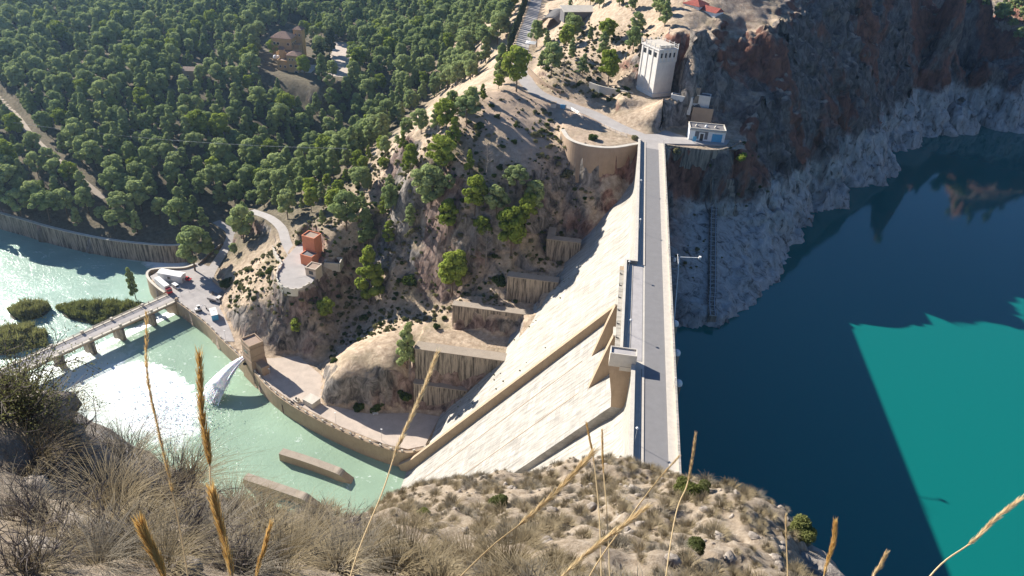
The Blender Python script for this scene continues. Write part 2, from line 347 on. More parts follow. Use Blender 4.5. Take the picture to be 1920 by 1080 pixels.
def grid_mesh(name, xs, ys, mat, zf=terrain, cut=None, lat=0.0):
    X, Y = np.meshgrid(xs, ys); Z = zf(X, Y)
    PX, PY = X.copy(), Y.copy()
    if lat:                                            # sideways push on steep rock so ledges overhang a little
        gx = np.gradient(Z, axis=1)/np.gradient(X, axis=1); gy = np.gradient(Z, axis=0)/np.gradient(Y, axis=0); g = np.hypot(gx, gy); st = np.clip((g-.8)/.8, 0, 1)
        wx, wy = fbm(X/6, Y/6, Z/6, 2)*2.0, fbm(X/6+9, Y/6, Z/6, 2)*2.0
        v1, e1 = cells((X+wx)/11, (Y+wy)/11, Z/17); v2, e2 = cells((X+wx)/4.5+7, (Y+wy)/4.5, Z/8)
        d = lat*st*((ridged(X/9, Y/9, Z/7, 4)-.6)*.45+(v1-.5)*1.5+(v2-.5)*.7-.55*np.exp(-e1*9)-.25*np.exp(-e2*7))
        PX = X-d*gx/np.maximum(g, .2); PY = Y-d*gy/np.maximum(g, .2)
    v = np.stack([PX, PY, Z], -1).reshape(-1, 3); nx, ny = len(xs), len(ys)
    i = np.arange(nx*ny).reshape(ny, nx); f = np.stack([i[:-1,:-1], i[:-1,1:], i[1:,1:], i[1:,:-1]], -1).reshape(-1, 4)
    if cut is not None: f = f[~cut(X[:-1,:-1], Y[:-1,:-1], Z[:-1,:-1]).reshape(-1)]
    me = bpy.data.meshes.new(name); me.vertices.add(len(v)); me.vertices.foreach_set('co', v.ravel())
    me.loops.add(len(f)*4); me.loops.foreach_set('vertex_index', f.ravel().astype(np.int32))
    me.polygons.add(len(f)); me.polygons.foreach_set('loop_start', np.arange(0, len(f)*4, 4, dtype=np.int32)); me.update(calc_edges=True)
    me.polygons.foreach_set('use_smooth', np.ones(len(f), bool)); me.materials.append(mat)
    o = bpy.data.objects.new(name, me); link(o); tag(o, kind='structure'); return o, Z

# terrain material: dry soil and straw on gentle ground, grey and rust rock on steep, pale drawdown band by the lake
t = NT('hill_ground')
nz = t.sep(t.pos.outputs['Normal'])[2]; pz = t.sep(t.pos.outputs['Position']); X_, Y_, Z_ = pz[0], pz[1], pz[2]
n1 = t.noise(.06, 6, .6); n2 = t.noise(.5, 6, .7); n3 = t.noise(2.2, 6, .75); n4 = t.noise(.028, 5, .62, sc=(1, 1, .45), dist=.6); n5 = t.noise(.30, 8, .72, sc=(1, 1, .5), dist=.8)
soil = t.ramp(n2, [(.3, (.27, .195, .13)), (.5, (.43, .33, .235)), (.72, (.60, .475, .35))])
soil = t.mix(t.maprange(n3, .52, .74, 0, .5), soil, (.17, .135, .08))
soil = t.mix(t.maprange(n1, .50, .64, 0, .5), soil, (.16, .145, .08))
cb_ = t.n('ShaderNodeVectorMath', operation='DISTANCE'); t.l(t.pos.outputs['Position'], cb_.inputs[0]); cb_.inputs[1].default_value = (-34, 322, -4)
soil = t.mix(t.math('MULTIPLY', t.maprange(t.math('ADD', cb_.outputs['Value'], t.math('MULTIPLY', n1, 30.0)), 52.0, 36.0), t.maprange(n3, .62, .48, .25, .75)), soil, (.47, .345, .25))   # bare pinkish earth of the ridge
floor_shade = t.math('MULTIPLY', t.maprange(X_, -105.0, -135.0), t.maprange(Y_, 285.0, 310.0))
soil = t.mix(t.math('MULTIPLY', floor_shade, .85), soil, t.ramp(n2, [(.35, (.055, .052, .032)), (.65, (.13, .11, .07))]))   # shade between the trees painted into the forest floor, in litter browns
rock = t.ramp(n5, [(.34, (.03, .027, .027)), (.46, (.13, .115, .10)), (.58, (.28, .245, .215)), (.72, (.44, .39, .34))])  # dark low end paints crack shade into the rock colour
rust = t.ramp(n5, [(.34, (.09, .035, .025)), (.52, (.30, .125, .075)), (.72, (.46, .21, .12))])
rock = t.mix(t.math('MULTIPLY', t.maprange(n4, .49, .54), t.maprange(X_, -20.0, 40.0, .3, 1.0)), rock, rust)
pale = t.ramp(n5, [(.36, (.10, .092, .085)), (.46, (.35, .33, .30)), (.66, (.55, .525, .48))])
zz = t.math('ADD', Z_, t.math('MULTIPLY', t.noise(.05, 5, .6), 26.0)); band = t.math('MULTIPLY', t.maprange(zz, -6.5, -10.5), t.maprange(X_, 26.0, 40.0))
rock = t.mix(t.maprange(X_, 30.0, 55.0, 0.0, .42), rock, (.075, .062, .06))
rock = t.mix(band, rock, pale)
steepf = t.maprange(t.math('ADD', t.math('ADD', nz, t.math('MULTIPLY', n2, .30)), t.maprange(X_, 15.0, 30.0, .17, 0.0)), .98, .82)
lake = t.math('MAXIMUM', t.math('MAXIMUM', steepf, t.math('MULTIPLY', t.maprange(X_, 34.0, 60.0), t.maprange(nz, .93, .8))), t.math('MULTIPLY', t.maprange(Z_, -4.0, -9.0), t.maprange(X_, 24.0, 27.0)))
col = t.mix(lake, soil, rock); t.bump(t.math('ADD', t.math('MULTIPLY', n5, .7), t.math('MULTIPLY', n3, .35)), .8, 1.2)
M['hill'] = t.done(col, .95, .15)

xs = np.concatenate([np.arange(-1200, -600, 50), np.arange(-600, -230, 4), np.arange(-230, 22.01, 1.26)]); xs[-1] = 22.0
ys = np.concatenate([np.arange(-400, 60, 35), np.arange(60, 185, 5), np.arange(185, 420, 1.3), np.arange(420, 700, 3.5), np.arange(700, 1401, 50)])
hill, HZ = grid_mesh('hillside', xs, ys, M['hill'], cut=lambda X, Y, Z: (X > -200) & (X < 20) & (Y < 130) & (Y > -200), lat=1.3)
xc = np.concatenate([np.arange(22.0, 290, 1.25), np.arange(290, 420, 5), np.arange(420, 1201, 50)]); yc = np.concatenate([np.arange(-400, 225, 35), np.arange(225, 560, 1.25), np.arange(560, 700, 4), np.arange(700, 1401, 50)])
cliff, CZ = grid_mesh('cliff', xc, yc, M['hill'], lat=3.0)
def ground(x, y):
    if x <= 22: A, B, Zg = xs, ys, HZ
    else: A, B, Zg = xc, yc, CZ
    i = int(np.clip(np.searchsorted(A, x)-1, 0, len(A)-2)); j = int(np.clip(np.searchsorted(B, y)-1, 0, len(B)-2))
    u = (x-A[i])/(A[i+1]-A[i]); v = (y-B[j])/(B[j+1]-B[j])
    return float((Zg[j, i]*(1-u)+Zg[j, i+1]*u)*(1-v)+(Zg[j+1, i]*(1-u)+Zg[j+1, i+1]*u)*v)
def ground_v(x, y):
    x = np.asarray(x, float); y = np.asarray(y, float); out = np.zeros_like(x)
    for m, A, B, Zg in ((x <= 22, xs, ys, HZ), (x > 22, xc, yc, CZ)):
        X, Y = x[m], y[m]; i = np.clip(np.searchsorted(A, X)-1, 0, len(A)-2); j = np.clip(np.searchsorted(B, Y)-1, 0, len(B)-2); u = (X-A[i])/(A[i+1]-A[i]); v = (Y-B[j])/(B[j+1]-B[j])
        out[m] = (Zg[j, i]*(1-u)+Zg[j, i+1]*u)*(1-v)+(Zg[j+1, i]*(1-u)+Zg[j+1, i+1]*u)*v
    return out
def px_v(P):
    v = (np.asarray(P, float)-EYE) @ ROT; return CX+FPX*v[:, 0]/v[:, 2], CY+FPX*v[:, 1]/v[:, 2], v[:, 2]
HAZE_TOP = float(max(HZ.max(), CZ.max(), 117.0))+6.0
def hit(px, py, d0=120, d1=1200):                      # where a sight line meets the ground
    r = ray(px, py); hn = math.hypot(r[0], r[1]); last = d0
    d = d0
    while d < d1:
        P = EYE+r*(d/hn)
        if P[2] < ground(P[0], P[1]):
            for _ in range(12):
                m = .5*(last+d); P = EYE+r*(m/hn)
                if P[2] < ground(P[0], P[1]): d = m
                else: last = m
            return P
        last = d; d += 1.5
    return EYE+r*(d1/hn)

# ---------------------------------------------------------------- water
def poly_obj(name, poly, z, mat):
    m = MB(); m.add([(x, y, z) for x, y in poly], [tuple(range(len(poly)))]); o = m.build(name, mat); return o
t = NT('lake_water'); h = t.noise(.35, 4, .6); hb = t.noise(2.5, 3, .6)
t.bump(t.math('ADD', h, t.math('MULTIPLY', hb, .15)), .05, .2); M['lake'] = t.done((.002, .130, .112), .05, .5); t.b.inputs['IOR'].default_value = 1.45
def flow_water(name, base, foam_scale, foam_lo, foam_hi, sc, fx=None):
    t = NT(name); a = t.noise(foam_scale, 7, .72, sc=sc, dist=1.2); b = t.noise(foam_scale*6, 5, .7, sc=sc, dist=.6); big = t.noise(.03, 3, .5)
    f = t.maprange(t.math('ADD', t.math('MULTIPLY', a, .65), t.math('MULTIPLY', b, .35)), foam_lo, foam_hi)
    if fx is not None:
        P = t.sep(t.pos.outputs['Position'])
        for (x, y, rx, ry, ang, amt) in fx:               # churned white water where the jet lands
            dx = t.math('SUBTRACT', P[0], x); dy = t.math('SUBTRACT', P[1], y); ca, sa = math.cos(ang), math.sin(ang)
            u = t.math('DIVIDE', t.math('ADD', t.math('MULTIPLY', dx, ca), t.math('MULTIPLY', dy, sa)), rx)
            v = t.math('DIVIDE', t.math('SUBTRACT', t.math('MULTIPLY', dy, ca), t.math('MULTIPLY', dx, sa)), ry)
            r = t.math('ADD', t.math('MULTIPLY', u, u), t.math('MULTIPLY', v, v))
            g = t.math('MULTIPLY', t.maprange(t.math('ADD', r, t.math('MULTIPLY', t.math('SUBTRACT', a, .5), 2.6)), 1.25, .35), amt)
            f = t.math('MAXIMUM', f, g)
    c0 = t.mix(t.maprange(big, .35, .65), base, tuple(min(1, q*1.25) for q in base)); col = t.mix(f, c0, (.78, .83, .81))
    t.bump(t.math('ADD', t.math('MULTIPLY', a, .7), t.math('MULTIPLY', b, .5)), .55, .5)
    m = t.done(col, t.maprange(f, 0, 1, .2, .7), .45); t.b.inputs['IOR'].default_value = 1.33; return m
JETL = at(395, 750, ZW)
foamc = at(290, 752, ZW)
M['basin'] = flow_water('basin_water', (.235, .325, .235), .12, .58, .71, (1, 1, 1), fx=[(foamc[0]-3, foamc[1], 33, 15, 2.55, 1.0), (foamc[0]-30, foamc[1]-2, 40, 26, 2.3, .5)])
tq_ = at(315, 494, ZR); tq2 = at(205, 470, ZR)
M['river'] = flow_water('river_water', (.25, .355, .285), .16, .58, .72, (.8, 1.1, 1), fx=[(tq_[0], tq_[1], 13, 6, .1, 1.0), (tq2[0], tq2[1], 26, 4, -.2, .55)])
lake = poly_obj('reservoir_water', [(24,-400),(1500,-400),(1500,1200),(24,1200)], ZL, M['lake']); tag(lake, kind='structure')
w0 = BRA+bdir*(-12)+bn*1.0; w1 = BRA+bdir*260+bn*1.0
m = MB(); q0 = [w0, w0+(w1-w0)*.5, w1]; q1 = [(-20,40), (-170,40), (-420,40)]
m.add([(p[0], p[1], ZW) for p in q0]+[(p[0], p[1], ZW) for p in q1]+[(-20,230,ZW)], [(0,1,4,3),(1,2,5,4),(0,3,6)]); basinw = m.build('basin_water', M['basin']); tag(basinw, kind='structure')
r0 = w0+bn*7; r1 = w1+bn*7
riverw = poly_obj('river_water', [tuple(r0[:2]), (-150,330), (-620,480), (-900,60), tuple(r1[:2])], ZR, M['river']); tag(riverw, kind='structure')
t = NT('spill_foam'); a = t.noise(.8, 6, .7); t.bump(a, .5, .2); M['foam'] = t.done(t.ramp(a, [(.3, (.60, .69, .68)), (.6, (.84, .87, .86))]), .6, .3)
m = MB(); k = 24
for i in range(k+1):
    p = w0+(w1-w0)*i/k
    for q, z in ((-.3, ZW+.02), (.8, ZW+.05), (2.6, ZW-.5), (5.0, ZR+.35), (7.6, ZR+.05)): m.v.append((p[0]+bn[0]*q, p[1]+bn[1]*q, z))
for i in range(k):
    for j in range(4): m.f.append((i*5+j, i*5+j+1, i*5+j+6, i*5+j+5))
tag(m.build('weir_water', M['foam'], smooth=True), kind='structure')

# ---------------------------------------------------------------- the dam
def panelled(name, c, amt, streak, pw=6.0, ph=1.5):
    """concrete cast in panels: each shutter panel a little different, streaks running down the slope"""
    t = NT(name); P = t.sep(t.pos.outputs['Position']); cb = t.n('ShaderNodeCombineXYZ'); t.l(P[1], cb.inputs[0]); t.l(P[2], cb.inputs[1])
    br_ = t.n('ShaderNodeTexBrick'); t.l(cb.outputs[0], br_.inputs['Vector']); br_.inputs['Scale'].default_value = 1.0; br_.inputs['Brick Width'].default_value = pw; br_.inputs['Row Height'].default_value = ph; br_.inputs['Mortar Size'].default_value = .045; br_.inputs['Mortar Smooth'].default_value = .3; br_.offset = .5
    br_.inputs['Color1'].default_value = rgb(*[q*.80 for q in c]); br_.inputs['Color2'].default_value = rgb(*[q*1.12 for q in c]); br_.inputs['Mortar'].default_value = rgb(*[q*.5 for q in c])
    f = t.noise(.08, 5, .6); k = t.noise(.9, 6, .7); st = t.noise(1.3, 6, .7, sc=(.12, 1, .12))
    col = t.mix(t.maprange(f, .42, .62, amt*.35, amt), rgb(*c), br_.outputs['Color']); col = t.mix(t.maprange(st, .44, .66, 0, streak), col, tuple(q*.42 for q in c)); col = t.mix(t.maprange(k, .5, .75, 0, .35), col, tuple(q*.66 for q in c)); t.bump(k, .3, .08); return t.done(col, .92, .2)
M['dam'] = panelled('dam_concrete', (.40, .37, .32), .7, .85, 8.0, 2.0)
M['chute'] = panelled('chute_concrete', (.365, .34, .30), 1.0, .85, 5.0, 1.4)
M['wallc'] = concrete('wall_concrete', (.38, .285, .195), streak=.35, dark=(.12, .08, .05))
M['stained'] = concrete('stained_concrete', (.36, .30, .235), streak=.9, dark=(.035, .03, .027), sc=.8, scw=(1, 1, .07), lo=.44, hi=.6)
M['pale'] = concrete('pale_concrete', (.56, .51, .43), streak=.12, dark=(.2, .17, .13))
M['copw'] = concrete('weathered_coping', (.34, .285, .225), streak=.4, dark=(.12, .09, .06)); M['asph'] = simple('road_surface', (.20, .192, .188), .9, .08, .5)
M['bay'] = simple('bay_paving', (.38, .355, .34), .9, .15, .4)
M['side'] = simple('sidewalk_paving', (.50, .45, .38), .9, .10, .8)
M['dirtroad'] = simple('hill_road', (.37, .34, .315), .95, .12, .3)
M['metal'] = simple('galvanised_metal', (.45, .46, .47), .45, .1, 3, metal=.6)
M['dark'] = simple('dark_metal', (.04, .04, .045), .5, .1, 3)
M['white'] = simple('white_paint', (.74, .73, .70), .7, .08, 1)
M['glass'] = simple('window_glass', (.03, .035, .04), .12, .1, 1, spec=.6)
Y0, Y1 = 70.0, 303.0; YN, YF = 152.0, 195.2            # dam ends, spillway sides
dam = thing('dam', (20, 180, 0), 'huge pale concrete gravity dam with sloping face and spillway between two walls', 'dam')
ZB0 = -112.0
def ch_x(z): return 20.8+.82*z                          # spillway chute surface
for y0, y1 in ((Y0, YN), (YF, Y1)):
    MB().extr_y([(24.0, ZB0), (24.0, -.15), (13.2, -.15), (13.3, -10.5), (13.0, -12.6), (12.1, -14.6), (10.6, -16.8), (face_x(-20), -20.0), (face_x(ZB0), ZB0)], y0, y1).build('body', M['dam'], dam)
cr = [(24.0, ZB0), (24.0, -14), (21, -9.8), (17, -8.4), (13.8, -9.3), (11.7, -11.2), (ch_x(-13.4), -13.4)]
MB().extr_y(cr+[(ch_x(-93), -93), (ch_x(-93)-5, -97), (ch_x(-93)-5, ZB0)], YN, YF).build('spillway_chute', M['chute'], dam)
MB().extr_y([(9.0, -10.6), (17.5-.829*88, -88), (17.5-.829*88-5, -92), (ch_x(-97), -97), (12, -11)], YF, YF+1.5).build('training_wall', M['wallc'], dam)
for yy in (168.2, 183.2):                               # faint construction joints on the chute
    a, b = (ch_x(-24), -24), (ch_x(-90), -90); n = (-.6247*.1, .7809*.1)
    MB().extr_y([a, (a[0]+n[0], a[1]+n[1]), (b[0]+n[0], b[1]+n[1]), b], yy-.12, yy+.12).build('joint', M['wallc'], dam)
for yy in (166.8, 181.9):                               # gate piers with steep sharp noses
    MB().extr_y([(3.7, -21.0), (7.0, -7.5), (8.6, -1.4), (22.5, -1.4), (22.5, -11), (13.6, -10.5), (9.5, -14.6)], yy, yy+2.4).build('gate_pier', M['wallc'], dam)
    MB().extr_y([(10.2, -1.45), (10.2, -1.0), (8.2, -1.0), (8.2, -1.45)], yy-.8, yy+3.2).build('pier_cap', M['pale'], dam)
MB().extr_y([(13.4, -1.3), (8.9, -1.3), (9.1, -3.0), (12.7, -13.2), (13.4, -13.2)], YF+1.5, 203.4).build('bracket', M['wallc'], dam)
for a, b in ((154.7, 166.7), (169.3, 181.8), (184.4, YF-.1)):
    MB().box(16.4, 16.9, a, b, -9.0, -1.4).build('gate', M['dark'], dam)
# crest: deck, road, walks, parapets
MB().box(13.3, 23.95, Y0, Y1+5, -.9, -.02).build('deck', M['pale'], dam)
MB().box(16.3, 21.6, Y0, Y1+5, -.02, .0).build('roadway', M['asph'], dam)
for a, b in ((Y0, 151.6), (203.2, Y1+4)):
    MB().box(15.25, 16.3, a, b, -.02, .16).build('walk', M['side'], dam)
    MB().box(15.62, 15.74, a, b, .16, .185).build('rail_groove', M['dark'], dam)
    MB().box(13.9, 15.25, a, b, -.02, .04).build('gutter', M['side'], dam)
    MB().box(13.1, 13.85, a, b, -.4, 1.05).build('parapet', M['dam'], dam); MB().box(12.98, 13.97, a, b, 1.05, 1.2).build('coping', M['pale'], dam)
MB().box(21.6, 23.5, Y0, Y1+4, -.02, .17).build('walk', M['side'], dam)
for a in np.arange(Y0, Y1+3, 9.3):
    MB().box(23.55, 23.9, a, min(a+9.26, Y1+4), -.02, .82).build('parapet', M['pale'], dam)
MB().box(23.48, 23.98, Y0, Y1+4, .82, .92).build('coping', M['dam'], dam)
# widened bay over the gates
MB().box(10.3, 16.28, 151.6, 203.2, -1.25, -.03).build('bay_slab', M['pale'], dam)
MB().box(12.75, 15.7, 154.9, 202.2, -.03, .05).build('bay_paving', M['bay'], dam)
MB().box(11.8, 12.7, 154.9, 202.2, -.03, .16).build('walk', M['side'], dam)
MB().box(10.15, 10.65, 154.85, 203.8, -.9, 1.1).build('parapet', M['dam'], dam); MB().box(10.05, 10.75, 154.85, 203.9, 1.1, 1.24).build('coping', M['pale'], dam)
MB().box(10.75, 13.9, 203.25, 203.85, -.9, 1.1).build('parapet', M['dam'], dam); MB().box(10.75, 14.0, 203.15, 203.95, 1.1, 1.25).build('coping', M['pale'], dam)
MB().box(8.9, 10.12, 154.9, 200, -1.6, -.7).build('service_ledge', M['dam'], dam)
for yy in np.arange(158, 199, 6.6):
    b_ = MB().box(8.95, 9.75, yy-.06, yy+.06, -.7, -.55); b_.box(8.95, 9.1, yy-.1, yy+.5, -.6, -.3); b_.build('floodlight', M['dark'], dam)
# near pier with its block-like lookout
MB().extr_y([(14.3, -.32), (7.6, -.32), (8.1, -3.0), (9.35, -9.5), (9.75, -13.5), (14.3, -13.5)], YN-.02, 154.6).build('abutment_pier', M['wallc'], dam)
MB().box(7.55, 14.1, 151.7, 154.8, -.3, 3.0).build('lookout_block', M['pale'], dam)
r_ = MB(); r_.box(7.55, 14.1, 151.7, 151.95, 3.0, 3.65); r_.box(7.55, 14.1, 154.55, 154.8, 3.0, 3.65); r_.box(7.55, 7.8, 151.95, 154.55, 3.0, 3.65); r_.box(13.85, 14.1, 151.95, 154.55, 3.0, 3.65)
r_.build('roof_rim', M['pale'], dam); MB().box(7.8, 13.85, 151.95, 154.55, 3.0, 3.25).build('roof', M['bay'], dam)
# upstream half-round piers with white domes, seen past the parapet
for k_, yy in enumerate((150.5, 163.0, 176.5)):
    p_ = MB(); pts = [(23.9, yy-1.5)]+[(24+1.7*math.sin(a), yy-1.5*math.cos(a)) for a in np.linspace(.3, math.pi-.3, 9)]+[(23.9, yy+1.5)]
    p_.prism(pts, -60, -2.2); o = p_.build('intake_pier', M['stained'], dam)
    d_ = MB(); d_.lathe((24.9, yy, -2.2), [(1.0, 0), (1.0, .5), (.85, .95), (.5, 1.25), (.05, 1.35)], 14); d_.build('dome', M['white'], dam, smooth=True)
# crest lamps on the downstream side and slender poles upstream
lamp = thing('street_lamp', (0, 0, 0), 'grey lamp post on dam parapet', 'street lamp', 'lamps along the dam crest')
m = MB(); m.tube([(0,0,0),(0,0,.5)], .09, 8); m.tube([(0,0,.4),(0,0,4.3)], [.065,.045], 8); m.build('post', M['metal'], lamp, loc=(0,0,0))
m = MB(); m.lathe((0,0,4.25), [(.06,0),(.32,.08),(.36,.2),(.2,.36),(.04,.42)], 12); m.build('lamp_head', M['white'], lamp, loc=(0,0,0), smooth=True)
SP = [(14.3, 125.0, 'lamp post on dam crest nearest the brown foreground rim'), (12.2, 166.0, 'lamp post in the widened bay just beyond the lookout block'),
      (11.2, 196.5, 'lamp post at the far corner of the widened bay'), (14.2, 225.0, 'lamp post on dam crest second from the far abutment'), (14.2, 256.5, 'lamp post on dam crest nearest the far abutment')]
for i, (x, y, lb) in enumerate(SP):
    o = lamp if i == 0 else copy_tree(lamp); o.location = (x, y, .1); o['label'] = lb
pole = thing('slender_pole', (0,0,0), 'thin pole', 'pole', 'thin poles on the lake side parapet')
MB().tube([(0,0,0),(0,0,3.0)], [.05,.04], 6).build('shaft', M['metal'], pole, loc=(0,0,0)); MB().box(-.18,.18,-.07,.07,3.0,3.12).build('lamp_head', M['white'], pole, loc=(0,0,0))
for i, (y, lb) in enumerate(((146, 'thin pole on lake parapet opposite the lookout shadow'), (178, 'thin pole on lake parapet beside the farthest white dome'), (213, 'thin pole on lake parapet beside the measuring boom'), (250, 'thin pole on lake parapet on the far half of the crest'), (303, 'thin pole at the far end of the lake parapet'))):
    o = pole if i == 0 else copy_tree(pole); o.location = (23.25, y, .17); o['label'] = lb

M['tan'] = concrete('tan_render', (.35, .255, .18), streak=.3, dark=(.2, .14, .09)); 

# ---------------------------------------------------------------- roads and paths
def road_obj(name, P, w, mat, dz=.02, kerb=None):
    m = MB(); m.ribbon(resample(P, 2.0), -w/2, w/2, dz, -.5); o = m.build(name, mat); tag(o, kind='structure'); return o
road_obj('hillside_road', ROAD, 7.4, M['dirtroad'], .03)
road_obj('platform_road', PLATROAD, 4.6, M['dirtroad'], .03)
M['track'] = simple('dirt_track', (.40, .33, .26), .95, .15, .5)
road_obj('forest_track', TRACK, 3.6, M['track'], .05); road_obj('forest_path', TRACK2, 3.0, M['track'], .05); road_obj('ramp', RAMP, 4.6, M['dirtroad'], .04)
def slab(name, poly, z, mat, th=.4):
    m = MB(); m.prism(poly if sum((poly[i][0]*poly[(i+1) % len(poly)][1]-poly[(i+1) % len(poly)][0]*poly[i][1]) for i in range(len(poly))) > 0 else poly[::-1], z-th, z)
    o = m.build(name, mat); tag(o, kind='structure'); return o
M['plaza'] = simple('plaza_paving', (.36, .33, .31), .92, .16, .25)
M['yard'] = simple('yard_gravel', (.48, .40, .33), .95, .14, .3)
slab('plaza', [xy(*p, ZB) for p in ((332,564),(360,588),(398,618),(425,640),(440,640),(428,608),(414,575),(420,547),(402,522),(398,502),(372,492),(345,505),(300,508),(281,518),(300,541),(312,550))], ZB, M['plaza'])
slab('basin_shelf', [xy(*p, ZB) for p in ((452,664),(510,727),(560,760),(640,800),(720,832),(765,842),(797,835),(824,781),(783,774),(690,776),(612,758),(604,705),(560,668),(500,672))], ZB-.02, M['yard'])
slab('lookout_platform', PLAT, DZ(-48), M['dirtroad'], 2.5)
slab('parking_yard', [xy(*p, -45) for p in ((628,78),(664,82),(668,108),(655,146),(600,140),(606,118),(622,100))], DZ(-44.9), M['yard'])
# junction apron at the far end of the dam
slab('road_apron', [(13.2,307.6),(24,307.6),(50,313.5),(52,320),(34,318),(18,328),(2,333),(2,323)], .02, M['dirtroad'], .6)

# ---------------------------------------------------------------- retaining walls
def wall_thing(name, P, label, cat, top, bot, w0, w1, mat, cop=None, posts=None, rail=None, group=None):
    o = thing(name, tuple(P[0][:2])+(float(P[0][2]) if len(P[0]) > 2 else 0.0,), label, cat, group)
    MB().ribbon(P, w0, w1, top, bot).build('wall_body', mat, o)
    if cop: MB().ribbon(P, w0-.12, w1+.12, top+.22, top).build('coping', M['pale'], o)
    if posts:
        st, sz, h, off = posts; Q = resample(P, st); pm = None
        for i, q in enumerate(Q):
            d = (Q[min(i+1, len(Q)-1)]-Q[max(i-1, 0)])[:2]; a = math.atan2(d[1], d[0]); n = np.array([-math.sin(a), math.cos(a)]); c = q[:2]+n*off
            if pm is None: pm = MB().box(-sz, sz, -sz*.6, sz*.6, 0, h).mesh('post', M['pale'])
            b = bpy.data.objects.new('post', pm); link(b, o); b.location = Vector((c[0], c[1], q[2]+top))-Vector(o.location); b.rotation_euler.z = a
    if rail:
        MB().tube([(q[0]+0, q[1]+0, q[2]+top+rail) for q in resample(P, 3)], .06, 5).build('rail', M['metal'], o)
    return o
wall_thing('basin_wall', WALLP, 'long curved tan concrete wall with stubby posts along the stilling basin', 'wall', .45, -17, -.5, .55, M['wallc'], posts=(4.4, .42, .75, .05), rail=.55)
wall_thing('river_wall', RIVW, 'long curved grey retaining wall on the far bank of the river', 'wall', .1, -18, -.6, .9, M['stained'], cop=True)
wall_thing('quay_wall', [np.r_[p[:2], ZB] for p in spline(QUAY, 4)], 'curved concrete quay wall under the parked lorries', 'wall', .6, -17, -.2, .7, M['wallc'], cop=True)
RET = spline([tuple(at(*p)) for p in ((1056,243,.3),(1066,258,.3),(1082,267,.3),(1110,274,.3),(1150,276,.3),(1197,268.5,.2))], 5)
rw = wall_thing('retaining_wall', RET, 'tall brown curved retaining wall joining the far end of the dam', 'wall', 0, -34, -1.0, .5, M['tan'])
MB().ribbon([q+np.array([0,0,-17.5]) for q in RET[8:]], -2.2, -.95, 0, -18).build('footing', M['stained'], rw)
MB().ribbon(RET, -1.15, .6, .25, .0).build('coping', M['pale'], rw)
# stepped walls where the hill meets the dam
def block_wall(name, label, tiers, group='stepped concrete abutment walls'):
    c = tiers[0]; o = thing(name, ((c[0]+c[1])/2, c[2], c[4]), label, 'wall', group)
    for x0, x1, y0, y1, z0, z1 in tiers:
        MB().box(x0, x1, y0, y1, z0, z1).build('wall_tier', M['stained'], o); MB().box(x0-.15, x1+.1, y0-.15, y1+.1, z1, z1+.3).build('coping', M['copw'], o)
    return o
block_wall('abutment_wall', 'largest stained abutment wall of two tiers rising from the basin shelf', [RM((-57.5,-38,207.2,212,-78,-62.5)), RM((-57.2,-24.5,208.6,213,-64.5,-47.8))])
block_wall('abutment_wall', 'second stained abutment wall, above the largest one', [RM((-47.5,-17.5,225.5,228.5,-50,-38.9))])
block_wall('abutment_wall', 'third abutment wall, a short block against the dam face', [RM((-29,-10.5,233.0,236.5,-43,-28.4))])
o = block_wall('abutment_wall', 'fourth abutment wall, half way up the dam face', [RM((-17,-4.5,246.5,249.5,-36,-18.6)), RM((-17,-14.4,249.5,256,-36,-18.6))])
o = block_wall('abutment_wall', 'topmost small abutment wall below the brown retaining wall', [RM((-9.5,4.5,266.5,269,-26,-8.2)), RM((-9.5,-7,269,277,-26,-8.2))])
# lake side parapet wall below the white service house
LK = spline([tuple(at(*p)) for p in ((1249,271,.1),(1290,277,.1),(1336,281,.1),(1362,277,.1),(1388,265,.1))], 4)
wall_thing('lakeside_wall', LK, 'low grey retaining wall under the white service house', 'wall', .2, -9, -.6, .3, M['stained'])

# ---------------------------------------------------------------- spillway baffles in the basin
def baffle(label, P, wd):
    o = thing('baffle_wall', tuple(P[0]), label, 'concrete baffle', 'baffle walls standing in the basin water')
    Q = spline(P, 6); MB().ribbon(Q, -wd/2, wd/2, 0, -10).build('baffle_body', M['wallc'], o)
    MB().ribbon(Q[:-5], -wd/2-.06, wd/2+.06, .16, 0).build('coping', M['copw'], o); return o
baffle('upper curved concrete baffle wall in the green basin', [tuple(at(*p)) for p in ((527,846,ZW+3.4),(575,861,ZW+3.4),(622,878,ZW+3.4),(640,886,ZW+3.2),(668,906,ZW-1))], 3.0)
baffle('lower curved concrete baffle wall, half hidden by the foreground slope', [tuple(at(*p)) for p in ((460,893,ZW+3.4),(505,908,ZW+3.4),(555,925,ZW+3.4),(575,933,ZW+3.2),(605,953,ZW-1))], 3.0)
wq = [at(*p, ZW+1.5) for p in ((768,897),(800,868),(818,860),(815,895))]
o = thing('chute_block', tuple(wq[0]), 'pale wedge block at the foot of the spillway chute', 'concrete block')
MB().add([tuple(wq[0]), tuple(wq[1]), tuple(wq[3]), tuple(wq[2]+np.array([0,0,6])), tuple(wq[1]+np.array([0,0,1.5])), tuple(wq[3]+np.array([2,0,5]))], [(0,1,4),(0,4,3),(0,3,5),(0,5,2),(3,4,1),(5,3,1,2)]).build('wedge', M['dam'], o)

